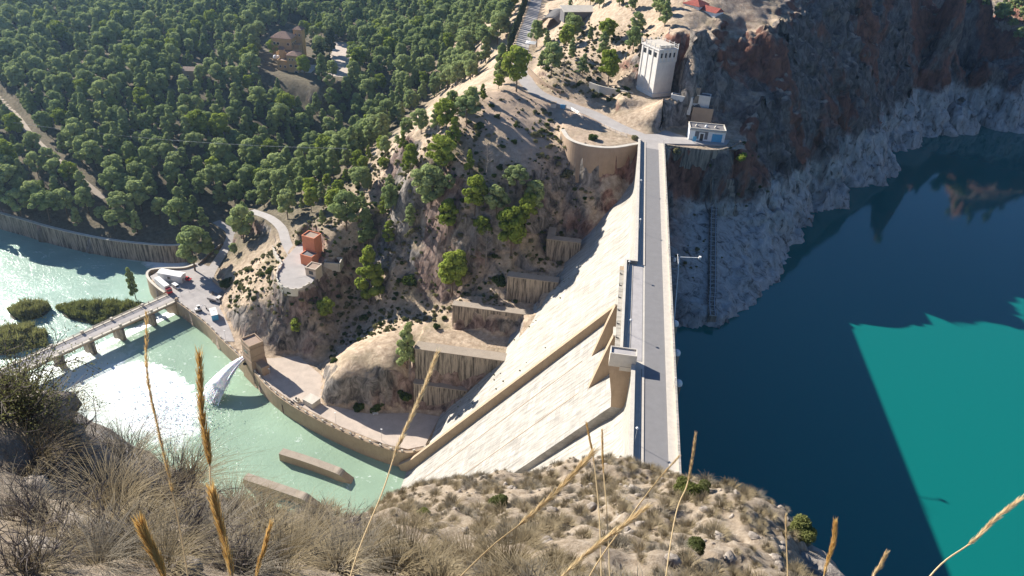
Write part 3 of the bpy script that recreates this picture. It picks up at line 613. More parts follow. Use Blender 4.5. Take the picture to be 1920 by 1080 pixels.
# ---------------------------------------------------------------- bridge over the weir
br = thing('bridge', tuple(BRA), 'grey concrete road bridge on piers across the weir', 'bridge')
BL = 150.0
def bp(u, v, z): p = BRA+bdir*u+bn*v; return (p[0], p[1], z)
def bbox(u0, u1, v0, v1, z0, z1):
    m = MB(); vs = [bp(u, v, z) for z in (z0, z1) for u, v in ((u0,v0),(u1,v0),(u1,v1),(u0,v1))]
    return m.add(vs, [(0,1,2,3),(4,7,6,5),(0,4,5,1),(1,5,6,2),(2,6,7,3),(3,7,4,0)])
bbox(-.5, BL, .1, 7.9, ZB-1.1, ZB-.05).build('deck', M['wallc'], br); bbox(-.5, BL, 1.0, 7.0, ZB-.05, ZB+.0).build('roadway', M['plaza'], br)
for v in (0.0, 7.1):
    bbox(-.5, BL, v, v+.9, ZB-.3, ZB+.22).build('kerb', M['pale'], br)
    for h in (.72, 1.12): bbox(-.3, BL, v+.38, v+.5, ZB+h, ZB+h+.13).build('rail', M['pale'], br)
pu = [float((at(px, py, ZW)-BRA)[:2] @ bdir[:2]) for px, py in ((290,609),(234,637),(178,662),(120,688))]
for u in np.arange(.5, BL, 4.35):
    for v in (.3, 7.4): bbox(u-.16, u+.16, v, v+.32, ZB+.2, ZB+1.3).build('post', M['pale'], br)
step = pu[1]-pu[0]
for u in pu+[pu[-1]+step, pu[-1]+2*step]:
    for v in (-.05, 7.0): bbox(u-.5, u+.5, v, v+.95, ZB-.2, ZB+1.45).build('pillar', M['pale'], br)
    prof_ = [(u-1.1,.4),(u-.8,-.5),(u,-1.0),(u+.8,-.5),(u+1.1,.4),(u+1.1,7.4),(u-1.1,7.4)]
    m = MB(); n = len(prof_); m.add([bp(a, b, ZW-5) for a, b in prof_]+[bp(a, b, ZB-1.1) for a, b in prof_], [tuple(range(n-1,-1,-1)), tuple(range(n,2*n))]+[(i,(i+1) % n,n+(i+1) % n,n+i) for i in range(n)])
    m.build('pier', M['stained'], br)
bbox(-3, 1.2, -.6, 8.4, ZW-5, ZB-.4).build('abutment', M['wallc'], br)
bbox(-.9, .3, -.4, .7, ZB-.2, ZB+1.7).build('pillar', M['wallc'], br)

# ---------------------------------------------------------------- generic boxy buildings
def window(o, face, u, z, w, h, D, frame=None, pane=None):
    x0, x1, y0, y1 = D; g = .06; frame = frame or M['white']; pane = pane or M['glass']
    def q(a, b, c, d, e, f):                            # along-face a..b, out c..d, z e..f
        if face == 'S': return MB().box(a, b, y0-d, y0-c, e, f)
        if face == 'N': return MB().box(a, b, y1+c, y1+d, e, f)
        if face == 'W': return MB().box(x0-d, x0-c, a, b, e, f)
        return MB().box(x1+c, x1+d, a, b, e, f)
    f = q(u-w/2-.14, u+w/2+.14, -.02, g, z-.14, z+h+.14).build('window', frame, o, loc=(0,0,0))
    q(u-w/2, u+w/2, g, g+.02, z, z+h).build('pane', pane, f, loc=(0,0,0)); return f
def hip(mb, x0, x1, y0, y1, z, h, ov=.5):
    x0 -= ov; x1 += ov; y0 -= ov; y1 += ov; L, Wd = x1-x0, y1-y0
    if L >= Wd: r = [(x0+Wd/2, (y0+y1)/2), (x1-Wd/2, (y0+y1)/2)]
    else: r = [((x0+x1)/2, y0+L/2), ((x0+x1)/2, y1-L/2)]
    v = [(x0,y0,z),(x1,y0,z),(x1,y1,z),(x0,y1,z),(x0,y0,z-.2),(x1,y0,z-.2),(x1,y1,z-.2),(x0,y1,z-.2),(r[0][0],r[0][1],z+h),(r[1][0],r[1][1],z+h)]
    f = [(0,4,5,1),(1,5,6,2),(2,6,7,3),(3,7,4,0),(4,7,6,5)]
    f += [(0,1,9,8),(1,2,9),(2,3,8,9),(3,0,8)] if L >= Wd else [(0,1,8),(1,2,9,8),(2,3,9),(3,0,8,9)]
    mb.add(v, f); return mb
def gable(mb, x0, x1, y0, y1, z, h, ov=.4):
    x0 -= ov; x1 += ov; y0 -= ov; y1 += ov; ym = (y0+y1)/2
    return mb.add([(x0,y0,z),(x1,y0,z),(x1,y1,z),(x0,y1,z),(x0,ym,z+h),(x1,ym,z+h)], [(0,1,5,4),(2,3,4,5),(1,2,5),(3,0,4),(0,3,2,1)])
def block(o, x0, x1, y0, y1, z0, z1, wall, roof, kind='hip', rh=1.6, rim=.4):
    MB().box(x0, x1, y0, y1, z0, z1).build('wall', wall, o, loc=(0,0,0))
    if kind == 'hip': r = hip(MB(), x0, x1, y0, y1, z1+.2, rh).build('roof', roof, o, loc=(0,0,0))
    elif kind == 'gable': r = gable(MB(), x0, x1, y0, y1, z1, rh).build('roof', roof, o, loc=(0,0,0))
    else:
        r = MB().box(x0+.3, x1-.3, y0+.3, y1-.3, z1, z1+.06).build('roof', roof, o, loc=(0,0,0))
        m = MB(); m.box(x0-.08, x1+.08, y0-.08, y0+.3, z1, z1+rim); m.box(x0-.08, x1+.08, y1-.3, y1+.08, z1, z1+rim); m.box(x0-.08, x0+.3, y0+.3, y1-.3, z1, z1+rim); m.box(x1-.3, x1+.08, y0+.3, y1-.3, z1, z1+rim)
        m.build('roof_rim', wall if kind == 'flat' else M['pale'], r, loc=(0,0,0))
    return r
def tile_mat(name, c):
    t = NT(name); s = t.n('ShaderNodeTexWave'); s.inputs['Scale'].default_value = 1.1; s.inputs['Distortion'].default_value = .6; t.l(t.coord((1,1,0)), s.inputs['Vector'])
    f = t.noise(1.2, 5, .7); col = t.ramp(f, [(.3, tuple(q*.6 for q in c)), (.7, tuple(q*1.25 for q in c))]); col = t.mix(t.math('MULTIPLY', s.outputs['Fac'], .3), col, tuple(q*.4 for q in c))
    t.bump(s.outputs['Fac'], .6, .1); return t.done(col, .9, .2)
M['tile'] = tile_mat('roof_tiles', (.30, .19, .14)); M['redtile'] = tile_mat('red_roof_tiles', (.36, .10, .075)); M['gravel'] = simple('roof_gravel', (.34, .25, .19), .95, .2, 3)
M['ochre'] = simple('ochre_render', (.50, .33, .165), .9, .12, .6); M['orange'] = simple('orange_render', (.62, .225, .12), .9, .1, .5); M['cream'] = simple('cream_render', (.55, .46, .36), .9, .1, .6)
M['blue'] = simple('blue_paint', (.09, .33, .52), .6, .08, 1); M['grey'] = simple('grey_render', (.16, .15, .15), .9, .1, 1)
M['red'] = simple('red_paint', (.5, .03, .035), .4, .06, 2); M['tyre'] = simple('tyre_rubber', (.02, .02, .02), .8, .1, 3); M['whitewash'] = concrete('whitewashed_wall', (.70, .66, .60), streak=.22, dark=(.3, .26, .22))

# castle-like house in the forest
K = at(551, 136, -45)
ca = thing('castle_house', (K[0], K[1], K[2]), 'ochre castle-like house with brown hip roofs and arched windows in the forest', 'house', rz=math.radians(2))
oc, ti = M['ochre'], M['tile']
block(ca, -4.5, 4.0, 0, 8, -6, 12.0, oc, ti, 'hip', 2.4)                       # front tower
for u in (-2.2, 0, 2.2): window(ca, 'S', u, 8.6, .8, 1.4, (-4.5,4,0,8))
for u in (-1.7, 2.0): window(ca, 'S', u, 4.0, 1.7, 1.5, (-4.5,4,0,8))
window(ca, 'S', 1.8, -1.2, 1.9, 2.3, (-4.5,4,0,8)); window(ca, 'E', 3, 8.6, .8, 1.4, (-4.5,4,0,8)); window(ca, 'W', 4, 4.4, 1.1, 1.4, (-4.5,4,0,8))
block(ca, -13, -4.6, 2.5, 12, -6, 6.6, oc, M['gravel'], 'flat', rim=.8)         # left wing with terrace
window(ca, 'S', -10.8, 2.2, 1.2, 1.5, (-13,-4.6,2.5,12)); window(ca, 'S', -7.2, 2.2, 1.2, 1.5, (-13,-4.6,2.5,12))
block(ca, -17, -1.5, 12.2, 24, -6, 9.0, oc, ti, 'flat', rim=.9)                 # middle body
for u in (-8.4, -5.2): window(ca, 'S', u, 4.6, 1.5, 2.6, (-17,-1.5,12.2,24))
block(ca, -13.2, -10.0, 9.0, 12.0, 6.6, 13.2, oc, ti, 'gable', 2.0)             # bell gable
block(ca, -25, -9.6, 24.2, 36, -6, 17.0, oc, ti, 'hip', 3.8)                    # keep
for u in (-22.6, -19.8, -12.0): window(ca, 'S', u, 12.2, 1.7, 1.8, (-25,-9.6,24.2,36))
for u in (26.5, 30, 33.5): window(ca, 'E', u, 12.2, 1.4, 1.6, (-25,-9.6,24.2,36))
block(ca, -12, -5.5, 36.2, 43, -6, 21.0, oc, ti, 'hip', 2.4)                    # tall side tower
for u in (-10.2, -7.4): window(ca, 'S', u, 16.6, .9, 1.6, (-12,-5.5,36.2,43))
block(ca, -9.4, -5.2, 28, 34, -6, 11.6, oc, M['gravel'], 'flat', rim=.2)        # balcony turret
for i in range(5): MB().box(-9.3+i*.85, -8.9+i*.85, 27.8, 28.3, 11.8, 12.7).build('merlon', oc, ca, loc=(0,0,0))
for i in range(7): MB().box(-16.8+i*2.2, -15.8+i*2.2, 12.1, 12.6, 9.9, 10.8).build('merlon', oc, ca, loc=(0,0,0))
MB().box(4.2, 12, 2, 20, -4, .6).build('terrace', M['pale'], ca, loc=(0,0,0))
MB().lathe((-16.6, 9, 6.6), [(1.6,0),(1.6,1.2),(1.2,2.0),(.1,2.5)], 14).build('dome', M['white'], ca, loc=(0,0,0), smooth=True)
MB().lathe((-14.8, 10.6, 6.6), [(1.4,0),(1.4,.8),(1.0,1.5),(.1,2.0)], 14).build('dome', M['white'], ca, loc=(0,0,0), smooth=True)
def simple_house(name, label, px, py, z, L, Wd, H, rz, wall, roof, kind='gable', rh=1.8, wins=2):
    p = at(px, py, z); o = thing(name, (p[0], p[1], p[2]), label, 'house' if 'house' in name else name.split('_')[-1], rz=math.radians(rz))
    block(o, -L/2, L/2, 0, Wd, -4, H, wall, roof, kind, rh)
    for i in range(wins): window(o, 'S', -L/2+(i+.5)*L/wins, H*.35, 1.1, 1.3, (-L/2,L/2,0,Wd))
    MB().box(L*.18-.5, L*.18+.5, -.08, .02, 0, 2.1).build('door', M['dark'], o, loc=(0,0,0))
    return o
simple_house('forest_house', 'brown gabled house half hidden by trees right of the parking yard', 743, 84, -44, 11, 9, 10, 70, M['tan'], M['tile'])
simple_house('small_hut', 'small white hut with brown roof at the forest edge above the valley', 803, 80, -36, 7, 6, 6, 60, M['white'], M['tile'], wins=1)
simple_house('forest_house', 'grey roofed house among pines left of the castle', 362, 152, -44, 12, 8, 7, 12, M['tan'], M['gravel'])
simple_house('white_house', 'white house with pale roof at the top edge of the forest', 752, 14, -40, 15, 9, 8, -10, M['white'], M['pale'])
simple_house('pink_house', 'small pinkish house among dark trees at the top edge', 684, 12, -42, 12, 8, 7, 0, M['cream'], M['tile'])
rr = at(1292, 34, 34)
o = thing('red_roof_house', (rr[0], rr[1], 33.5), 'white house with red roof on the ridge above the tower', 'house', rz=math.radians(-38))
block(o, -4.5, 4.5, 0, 9, -6, 6.5, M['white'], M['redtile'], 'hip', 2.4); block(o, 4.7, 13, 1.5, 8, -6, 5.2, M['white'], M['redtile'], 'gable', 1.8)
window(o, 'S', 2.2, .2, 1.2, 2.4, (-4.5,4.5,0,9), M['pale']); window(o, 'S', -2.2, 3.0, 1.0, 1.2, (-4.5,4.5,0,9)); MB().tube([(-4.4,-.3,-2),(-4.4,-.3,9)], .08).build('downpipe', M['red'], o, loc=(0,0,0))
gp = at(1282, 60, 31)
o = thing('gate_pillar', (gp[0], gp[1], 30.5), 'small whitewashed gate pillar with wall below the red roofed house', 'gate pillar')
MB().box(-1.6, 1.6, -1, 1, -3, 2.6).build('pillar', M['pale'], o, loc=(0,0,0)); MB().box(-1.75, 1.75, -1.15, 1.15, 2.6, 2.85).build('cap', M['white'], o, loc=(0,0,0)); MB().obox((-1.5,6), 1.9, 11, .5, -3, 1.2).build('wing_wall', M['tan'], o, loc=(0,0,0))
# barrel hangar and shed by the road
hp = at(1030, 50, 9)
o = thing('barrel_hangar', (hp[0], hp[1], 8), 'grey half-round barrel vault hangar beside the upper road', 'hangar', rz=math.radians(-6))
M['fibre'] = concrete('fibre_cement', (.25, .235, .22), streak=.3, dark=(.12,.11,.10))
m = MB(); N = 14
for y in np.linspace(0, 26, 9):
    for i in range(N+1): a = math.pi*i/N; m.v.append((6.2*math.cos(a), y, 6.2*math.sin(a)))
for j in range(8):
    for i in range(N): b = j*(N+1)+i; m.f.append((b, b+N+1, b+N+2, b+1))
v_ = m.build('vault', M['fibre'], o, loc=(0,0,0), smooth=True); sm = v_.modifiers.new('thick', 'SOLIDIFY'); sm.thickness = .25
for y in np.linspace(0, 26, 9)[:-1]: MB().tube([(6.32*math.cos(a), y+.1, 6.32*math.sin(a)) for a in np.linspace(0, math.pi, 13)], .1, 4).build('rib', M['fibre'], o, loc=(0,0,0))
MB().box(-5.9, 5.9, 25, 25.2, 0, 5).build('end_wall', M['grey'], o, loc=(0,0,0))
hp = hit(1100, 32)
o = thing('long_shed', (hp[0], hp[1], hp[2]), 'long low shed with pale sloping roof behind pines', 'shed', rz=math.radians(24))
MB().box(-13, 13, 0, 7, -3, 3).build('wall', M['grey'], o, loc=(0,0,0)); MB().add([(-13.5,-.6,2.9),(13.5,-.6,2.9),(13.5,7.6,4.6),(-13.5,7.6,4.6),(-13.5,-.6,2.7),(13.5,-.6,2.7),(13.5,7.6,4.4),(-13.5,7.6,4.4)], [(0,1,2,3),(7,6,5,4),(0,4,5,1),(1,5,6,2),(2,6,7,3),(3,7,4,0)]).build('roof', M['pale'], o, loc=(0,0,0))
wp = at(994, 88, 6)
o = thing('white_canopy', (wp[0], wp[1], 5.5), 'small white canopy at the bend of the upper road', 'canopy')
MB().add([(-2.5,-2,2.6),(3,-2,2.6),(3,3,2.9),(-2.5,3,2.9),(0,0,3.6)], [(0,1,4),(1,2,4),(2,3,4),(3,0,4),(0,3,2,1)]).build('cover', M['white'], o, loc=(0,0,0))
for x, y in ((-2.4,-1.9),(2.9,-1.9),(2.9,2.9),(-2.4,2.9)): MB().tube([(x,y,-1),(x,y,2.7)], .06).build('leg', M['metal'], o, loc=(0,0,0))

# white tower
A_, B_, C_ = np.array([10.6, 352.6]), np.array([18., 342.5]), np.array([26.0, 347.6])
ux = (B_-A_); Lx = np.linalg.norm(ux); ux /= Lx; uy = C_-B_; Ly = np.linalg.norm(uy); uy /= Ly
tw = thing('silo_tower', (B_[0], B_[1], 4.0), 'tall white concrete tower with pilasters and small top windows beside the cliff', 'tower')
def tq(a, b): p = A_+ux*a+uy*b; return (p[0], p[1])
def tbox(a0, a1, b0, b1, z0, z1): return MB().prism([tq(a0,b0), tq(a1,b0), tq(a1,b1), tq(a0,b1)], z0, z1)
tbox(0, Lx, 0, Ly, -6, 28.6).build('shaft', M['whitewash'], tw)
lowx = MB().prism([tq(-.5,-.5), tq(Lx+.5,-.5), tq(Lx+.5,Ly), tq(-.5,Ly)], -6, 9.6); lowx.build('plinth', M['whitewash'], tw)
for i in range(4):
    a = (Lx-1.0)*i/3; tbox(a, a+1.0, -.22, 0, 9.6, 28.6).build('pilaster', M['whitewash'], tw)
for i in range(3):
    a = 1.0+(Lx-1.0)*i/3+.6; w_ = tbox(a, a+(Lx-1)/3-2.2, -.12, -.02, 25.4, 27.4).build('window', M['glass'], tw)
for i in range(5):
    b = (Ly-.7)*i/4; tbox(Lx, Lx+.4, b, b+.7, 23.8, 28.6).build('pilaster', M['whitewash'], tw)
for i in range(4):
    b = .7+(Ly-.7)*i/4+.35; tbox(Lx+.02, Lx+.12, b, b+(Ly-.7)/4-1.4, 25.4, 27.4).build('window', M['glass'], tw)
tbox(Lx, Lx+.3, 0, Ly, 23.3, 23.7).build('string_course', M['whitewash'], tw)
tbox(-.3, Lx+.45, -.5, Ly+.2, 28.6, 29.2).build('cornice', M['whitewash'], tw); tbox(1.2, Lx-1.2, 1.2, Ly-1.2, 29.3, 30.4).build('roof', M['pale'], tw)
for a, b in [(q, -.4) for q in np.linspace(-.3, Lx+.2, 5)]+[(Lx+.2, q) for q in np.linspace(3, Ly, 4)]+[(q, Ly) for q in np.linspace(0, Lx-3, 4)]+[(-.3, q) for q in (4, 8)]:
    tbox(a-.15, a+.15, b-.15, b+.15, 29.3, 31.3).build('roof_post', M['whitewash'], tw)
for z in (30.0, 30.7): 
    for a0, a1, b0, b1 in ((-.3,Lx+.2,-.45,-.35),(Lx+.15,Lx+.25,-.4,Ly),(-.35,-.25,-.4,Ly),(-.3,Lx+.2,Ly-.05,Ly+.05)): tbox(a0, a1, b0, b1, z, z+.1).build('roof_rail', M['whitewash'], tw)
# huts and ruined blocks below the tower
def box_thing(name, label, cat, px, py, z, L, Wd, H, rz, wall, roof=None, wins=(), kind='flat', zb=-4, rim=.35, group=None):
    p = at(px, py, z) if name != 'ruined_block' else hit(px, py); o = thing(name, (p[0], p[1], p[2]), label, cat, group, rz=math.radians(rz))
    block(o, -L/2, L/2, 0, Wd, zb, H, wall, roof or M['gravel'], kind, rim=rim)
    for f_, u, zz, w, h in wins: window(o, f_, u, zz, w, h, (-L/2, L/2, 0, Wd), M['pale'])
    return o
box_thing('tower_annex', 'narrow white annex with one window at the foot of the white tower', 'hut', 1241, 187, 5.2, 4.2, 4, 5.6, -6, M['whitewash'], wins=[('S', .4, 3.0, 1.0, 1.5)])
o = thing('rock_patch', tuple(at(1246, 213, 3)), 'small pale rectangular masonry patch on the rock bank', 'masonry patch'); MB().box(-2.2, 2.2, -1.2, .2, -1.0, 1.4).build('slab', M['whitewash'], o, loc=(0,0,0))
box_thing('ruined_block', 'long broken white wall block in shade right of the tower annex', 'ruin', 1276, 196, 7, 9.5, 3, 3.4, -12, M['whitewash'], M['grey'], group='abandoned concrete blocks beside the cliff')
box_thing('ruined_block', 'white topped concrete block in shade just above the ochre one', 'ruin', 1311, 196, 8, 8.5, 4, 3.8, -8, M['whitewash'], M['grey'], group='abandoned concrete blocks beside the cliff')
box_thing('ruined_block', 'uppermost little concrete block at the cliff foot', 'ruin', 1300, 176, 13, 5.5, 3, 2.6, -4, M['stained'], M['pale'], group='abandoned concrete blocks beside the cliff')
box_thing('ruined_block', 'ochre roofless concrete block directly behind the white service house', 'ruin', 1313, 233, 2, 8.8, 5.5, 6.5, -3, M['tan'], M['grey'], zb=-3, rim=.9, group='abandoned concrete blocks beside the cliff')
p = at(1326, 265, 0); sh = thing('service_house', (p[0], p[1], .05), 'white flat-roofed service house with blue shutter and grey framed door', 'house', rz=math.radians(2))
block(sh, -8, 7, 0, 7.5, -1, 4.8, M['white'], M['grey'], 'rim', rim=.5)
MB().box(-8.3, 7.3, -.35, 0, 4.3, 4.75).build('eave', M['pale'], sh, loc=(0,0,0))
MB().box(-5.6, -.2, -.06, 0, .7, 4.0).build('grey_panel', M['grey'], sh, loc=(0,0,0)); MB().box(-3.9, -1.5, -.16, -.06, 0, 3.6).build('door_frame', M['white'], sh, loc=(0,0,0)); MB().box(-3.4, -2.0, -.2, -.16, 0, 3.1).build('door', M['glass'], sh, loc=(0,0,0))
MB().box(1.6, 5.8, -.1, 0, 0, 3.4).build('shutter', M['blue'], sh, loc=(0,0,0))
for x in (-5, -1, 3): MB().lathe((x, 3.5, 4.86), [(.6,0),(.6,.5),(.35,.9),(.05,1.0)], 10).build('roof_vent', M['pale'] if x != -1 else M['white'], sh, loc=(0,0,0), smooth=True)
p = at(1301, 267, 0); o = thing('blue_sign', tuple(p), 'small blue board standing by the left corner of the service house', 'sign'); MB().box(-.7,.7,-.05,.05,.4,2.6).build('board', M['blue'], o, loc=(0,0,0)); MB().tube([(0,.08,-.3),(0,.08,2.4)], .06).build('post', M['metal'], o, loc=(0,0,0))

# valve house, jet and foam
vp = at(463, 682, ZB); va = math.atan2(*(WALLP[18]-WALLP[14])[[1, 0]])
vh = thing('valve_house', (vp[0], vp[1], ZB), 'tan flat-roofed valve tower on the basin wall above the water jet', 'tower', rz=va)
block(vh, -1.0, 6.2, -.5, 5.6, -9, 12.0, M['tan'], M['gravel'], 'flat', rim=.7)
MB().prism([(-2.2,-1.4),(7.4,-1.4),(7.4,6.6),(-2.2,6.6)], -9, 4.5, [(-1.2,-.7),(6.4,-.7),(6.4,5.8),(-1.2,5.8)]).build('plinth', M['tan'], vh, loc=(0,0,0))
MB().box(-1.2, 6.4, -.7, 5.8, 10.4, 10.8).build('cornice', M['tan'], vh, loc=(0,0,0)); MB().box(-1.15, 6.35, -.65, 5.75, 6.6, 6.9).build('string_course', M['tan'], vh, loc=(0,0,0))
MB().box(.4, 3.6, -.56, -.45, 7.2, 8.4).build('window', M['glass'], vh, loc=(0,0,0)); MB().box(-1.1, -.95, 1, 4, 7.3, 8.6).build('window', M['glass'], vh, loc=(0,0,0))
MB().box(6.2, 11.5, 1.0, 4.4, -1, 4.2).build('annex', M['tan'], vh, loc=(0,0,0)); MB().box(-5.5, -1.2, 1.2, 4.6, 2.2, 2.9).build('landing', M['pale'], vh, loc=(0,0,0))
MB().lathe((1.2, -1.25, 1.2), [(.9,0),(.9,.3)], 12).build('outlet', M['dark'], vh, loc=(0,0,0))
J0 = at(462, 668, ZB+2.4); J1 = JETL
jp = []; jr = []
for i in range(15):
    s_ = i/14; q = J0*(1-s_)+J1*s_; q[2] = J0[2]+1.1*s_-(J0[2]+1.1-ZW)*s_*s_; jp.append(tuple(q)); jr.append(.75+3.0*s_**1.3)
t = NT('jet_spray'); a = t.noise(.7, 6, .7); t.bump(a, .7, .3); t.b.inputs['Transmission Weight'].default_value = 0; t.b.inputs['Subsurface Weight'].default_value = .3; M['spray'] = t.done(t.ramp(a, [(.3, (.86, .89, .90)), (.6, (.95, .96, .96))]), .7, .2)
rj = np.random.RandomState(5); jo = thing('water_jet', tuple(J0), 'white jet of water shooting from the valve tower into the basin', 'water jet')
m = MB(); m.tube(jp[:12], [.5+.24*k for k in range(12)], 12); m.build('core', M['spray'], jo, smooth=True)
m = MB(); axd = (J1-J0)/np.linalg.norm(J1-J0); sidev = np.array([-axd[1], axd[0], 0])
for k in range(620):                                    # ragged strands of falling water
    oy, oz = rj.normal(0, .55), rj.normal(0, .5); e1 = rj.uniform(.55, 1.12); w = rj.uniform(.07, .24); s0 = rj.uniform(0, .3); pts = []
    for q in np.linspace(s0, e1, 9):
        c_ = J0*(1-q)+J1*q; sp_ = .7+3.6*q**1.3; pts.append((c_[0]+sidev[0]*oy*sp_, c_[1]+sidev[1]*oy*sp_, J0[2]+1.1*q-(J0[2]+1.1-ZW)*q*q+oz*sp_*.55+rj.normal(0, .05)))
    b = len(m.v)
    for n_, p_ in enumerate(pts): g = w*(.5+n_*.12); m.v += [(p_[0]-sidev[0]*g, p_[1]-sidev[1]*g, p_[2]), (p_[0]+sidev[0]*g, p_[1]+sidev[1]*g, p_[2]+g*.6)]
    m.f += [(b+2*n_, b+2*n_+1, b+2*n_+3, b+2*n_+2) for n_ in range(8)]
m.build('strands', M['spray'], jo, smooth=True)
rs_ = np.random.RandomState(77); n_ = 9000; u_ = rs_.uniform(.05, 1, n_)**.6; ji = np.clip((u_*14).astype(int), 0, 13); fr_ = (u_*14-ji)[:, None]; JP = np.array(jp); base_ = JP[ji]*(1-fr_)+JP[ji+1]*fr_
off_ = rs_.normal(size=(n_, 3))*(np.array(jr)[ji]*.62)[:, None]; off_[:, 2] = np.abs(off_[:, 2])*.5-.1; SPR = base_+off_
n2_ = 5000; a_ = rs_.normal(size=(n2_, 2))*np.array([13, 7]); c2, s2 = math.cos(2.55-math.pi), math.sin(2.55-math.pi); SP2 = np.stack([foamc[0]+8*c2+a_[:, 0]*c2-a_[:, 1]*s2, foamc[1]+8*s2+a_[:, 0]*s2+a_[:, 1]*c2, ZW+np.abs(rs_.normal(0, 1.5, n2_))], 1)
SPR = np.concatenate([SPR, SP2]); nn_ = len(SPR); t1_ = rs_.normal(size=(nn_, 3)); t1_ /= np.linalg.norm(t1_, axis=1)[:, None]; t2_ = np.cross(t1_, rs_.normal(size=(nn_, 3))); t2_ /= np.linalg.norm(t2_, axis=1)[:, None]; z_ = rs_.uniform(.06, .26, nn_)[:, None]
VS = np.stack([SPR-t1_*z_, SPR+t2_*z_, SPR+t1_*z_, SPR-t2_*z_], 1).reshape(-1, 3); mS = bpy.data.meshes.new('spray'); mS.from_pydata(VS.tolist(), [], [(4*i, 4*i+1, 4*i+2, 4*i+3) for i in range(nn_)]); mS.materials.append(M['spray']); so_ = bpy.data.objects.new('spray', mS); link(so_, jo); so_.location = -Vector(jo.location); so_['kind'] = 'stuff'
fx_, fy_ = np.meshgrid(np.linspace(-42, 26, 110), np.linspace(-24, 22, 80)); ca_, sa_ = math.cos(2.55-math.pi), math.sin(2.55-math.pi)
FX = foamc[0]+fx_*ca_-fy_*sa_; FY = foamc[1]+fx_*sa_+fy_*ca_
rr_ = (np.where(fx_ > 0, fx_/24, fx_/40))**2+(fy_/19)**2; FZ = ZW-.35+np.clip(1.05-rr_, 0, 1)*(.55+.3*ridged(FX/6, FY/6, 0, 3)+.3*fbm(FX/1.8, FY/1.8, 3, 3))
fm = MB(); fm.v = [tuple(q) for q in np.stack([FX, FY, FZ], -1).reshape(-1, 3)]; nx_ = 110
fm.f = [(j*nx_+i, j*nx_+i+1, (j+1)*nx_+i+1, (j+1)*nx_+i) for j in range(79) for i in range(109) if FZ[j, i] > ZW-.3 or FZ[j+1, i+1] > ZW-.3]
tag(fm.build('white_water', M['foam'], smooth=True), 'churning white foam where the jet strikes the basin', 'foam', kind='stuff')

# orange pump building, cream hut, ruin and platform parapet
p = at(581, 486, -47.6); ob = thing('orange_building', (p[0], p[1], DZ(-48)), 'orange flat-roofed block building beside the lookout platform', 'building', rz=math.radians(-14))
block(ob, -3.2, 3.2, 0, 5.4, -2, 11.2, M['orange'], M['gravel'], 'flat', rim=.5); block(ob, -1.4, 4.6, -4.6, -.05, -2, 4.6, M['orange'], M['grey'], 'flat', rim=.4)
window(ob, 'W', 2.4, 4.2, .7, 1.1, (-3.2,3.2,0,5.4), M['orange']); MB().box(-3.28, -3.18, .6, 1.8, 0, 2.3).build('door', M['dark'], ob, loc=(0,0,0))
p = at(583, 517, -47.6); o = thing('cream_hut', (p[0], p[1], DZ(-48)), 'cream flat-roofed hut with dark window on the platform edge', 'hut', rz=math.radians(-10))
block(o, -2.5, 2.5, 0, 5.2, -3, 3.7, M['cream'], M['gravel'], 'flat', rim=.4); window(o, 'S', .2, 1.2, 1.8, 1.5, (-2.5,2.5,0,5.2), M['grey']); MB().box(-2.6, 2.6, -.1, 0, 3.1, 3.4).build('cornice', M['tan'], o, loc=(0,0,0))
PR = spline([np.r_[at(*p, -48)[:2], DZ(-48)] for p in ((512,465),(521,482),(529,497),(520,512),(521,528),(535,541),(560,543.5),(580,533))], 5)
wall_thing('platform_parapet', PR, 'curved low parapet with stubby posts around the lookout platform', 'parapet', .75, -3.0, -.25, .2, M['pale'], posts=(3.4, .35, .4, 0))
o = thing('ruined_walls', tuple(hit(625, 492)), 'roofless rectangular ruin of low walls behind the cream hut', 'ruin')
for c_, a_, L_ in (((0,-2.6),.1,6.5),((.3,2.4),.1,6.5),((-3.1,0),1.67,4.8),((3.4,0),1.67,4.8)): MB().obox(c_, a_, L_, .5, -3, 1.3).build('wall', M['pale'], o, loc=(0,0,0))

# basin shelf furniture
box_thing('pump_box', 'small tan concrete box on the shelf beside the basin wall', 'concrete box', 577, 762, ZB, 5.2, 4.4, 2.4, -24, M['pale'], M['pale'], rim=.1, zb=-1)
p = at(557, 752, ZB); o = thing('gate_hoist', tuple(p), 'little concrete hoist pedestal on top of the basin wall', 'hoist', rz=-.5)
MB().box(-1.3,1.3,-1,1,-.2,.9).build('base', M['pale'], o, loc=(0,0,0)); MB().lathe((-.4,0,.9), [(.45,0),(.45,.5),(.2,.8),(.05,.9)], 10).build('hand_wheel', M['dark'], o, loc=(0,0,0)); MB().box(.3,1.1,-.6,.6,.9,1.5).build('housing', M['stained'], o, loc=(0,0,0)); MB().tube([(-.9,-.8,-6.5),(-.9,-.8,.6)], .08).build('stem', M['dark'], o, loc=(0,0,0))
lp = thing('path_lamp', (0,0,0), '', 'street lamp', 'lamps on the basin shelf')
MB().tube([(0,0,0),(0,0,5.6)], [.07,.045]).build('post', M['metal'], lp, loc=(0,0,0)); MB().box(-.35,.35,-.16,.16,5.6,5.75).build('lamp_head', M['white'], lp, loc=(0,0,0))
for i, (px, py, lb) in enumerate(((507,712,'lamp post on the shaded shelf next to the valve tower'), (630,795,'lamp post on the shelf midway along the basin wall'), (716,826,'lamp post on the shelf nearest the spillway'), (338,575,'lamp post at the bridge corner of the plaza'), (424,640,'lamp post beside the blue ended container'))):
    o = lp if i == 0 else copy_tree(lp); o.location = tuple(at(px, py, ZB)); o['label'] = lb
bench = thing('bench', tuple(at(704,778,ZB)), 'white bench in front of the dark bushes on the shelf', 'bench', rz=.3)
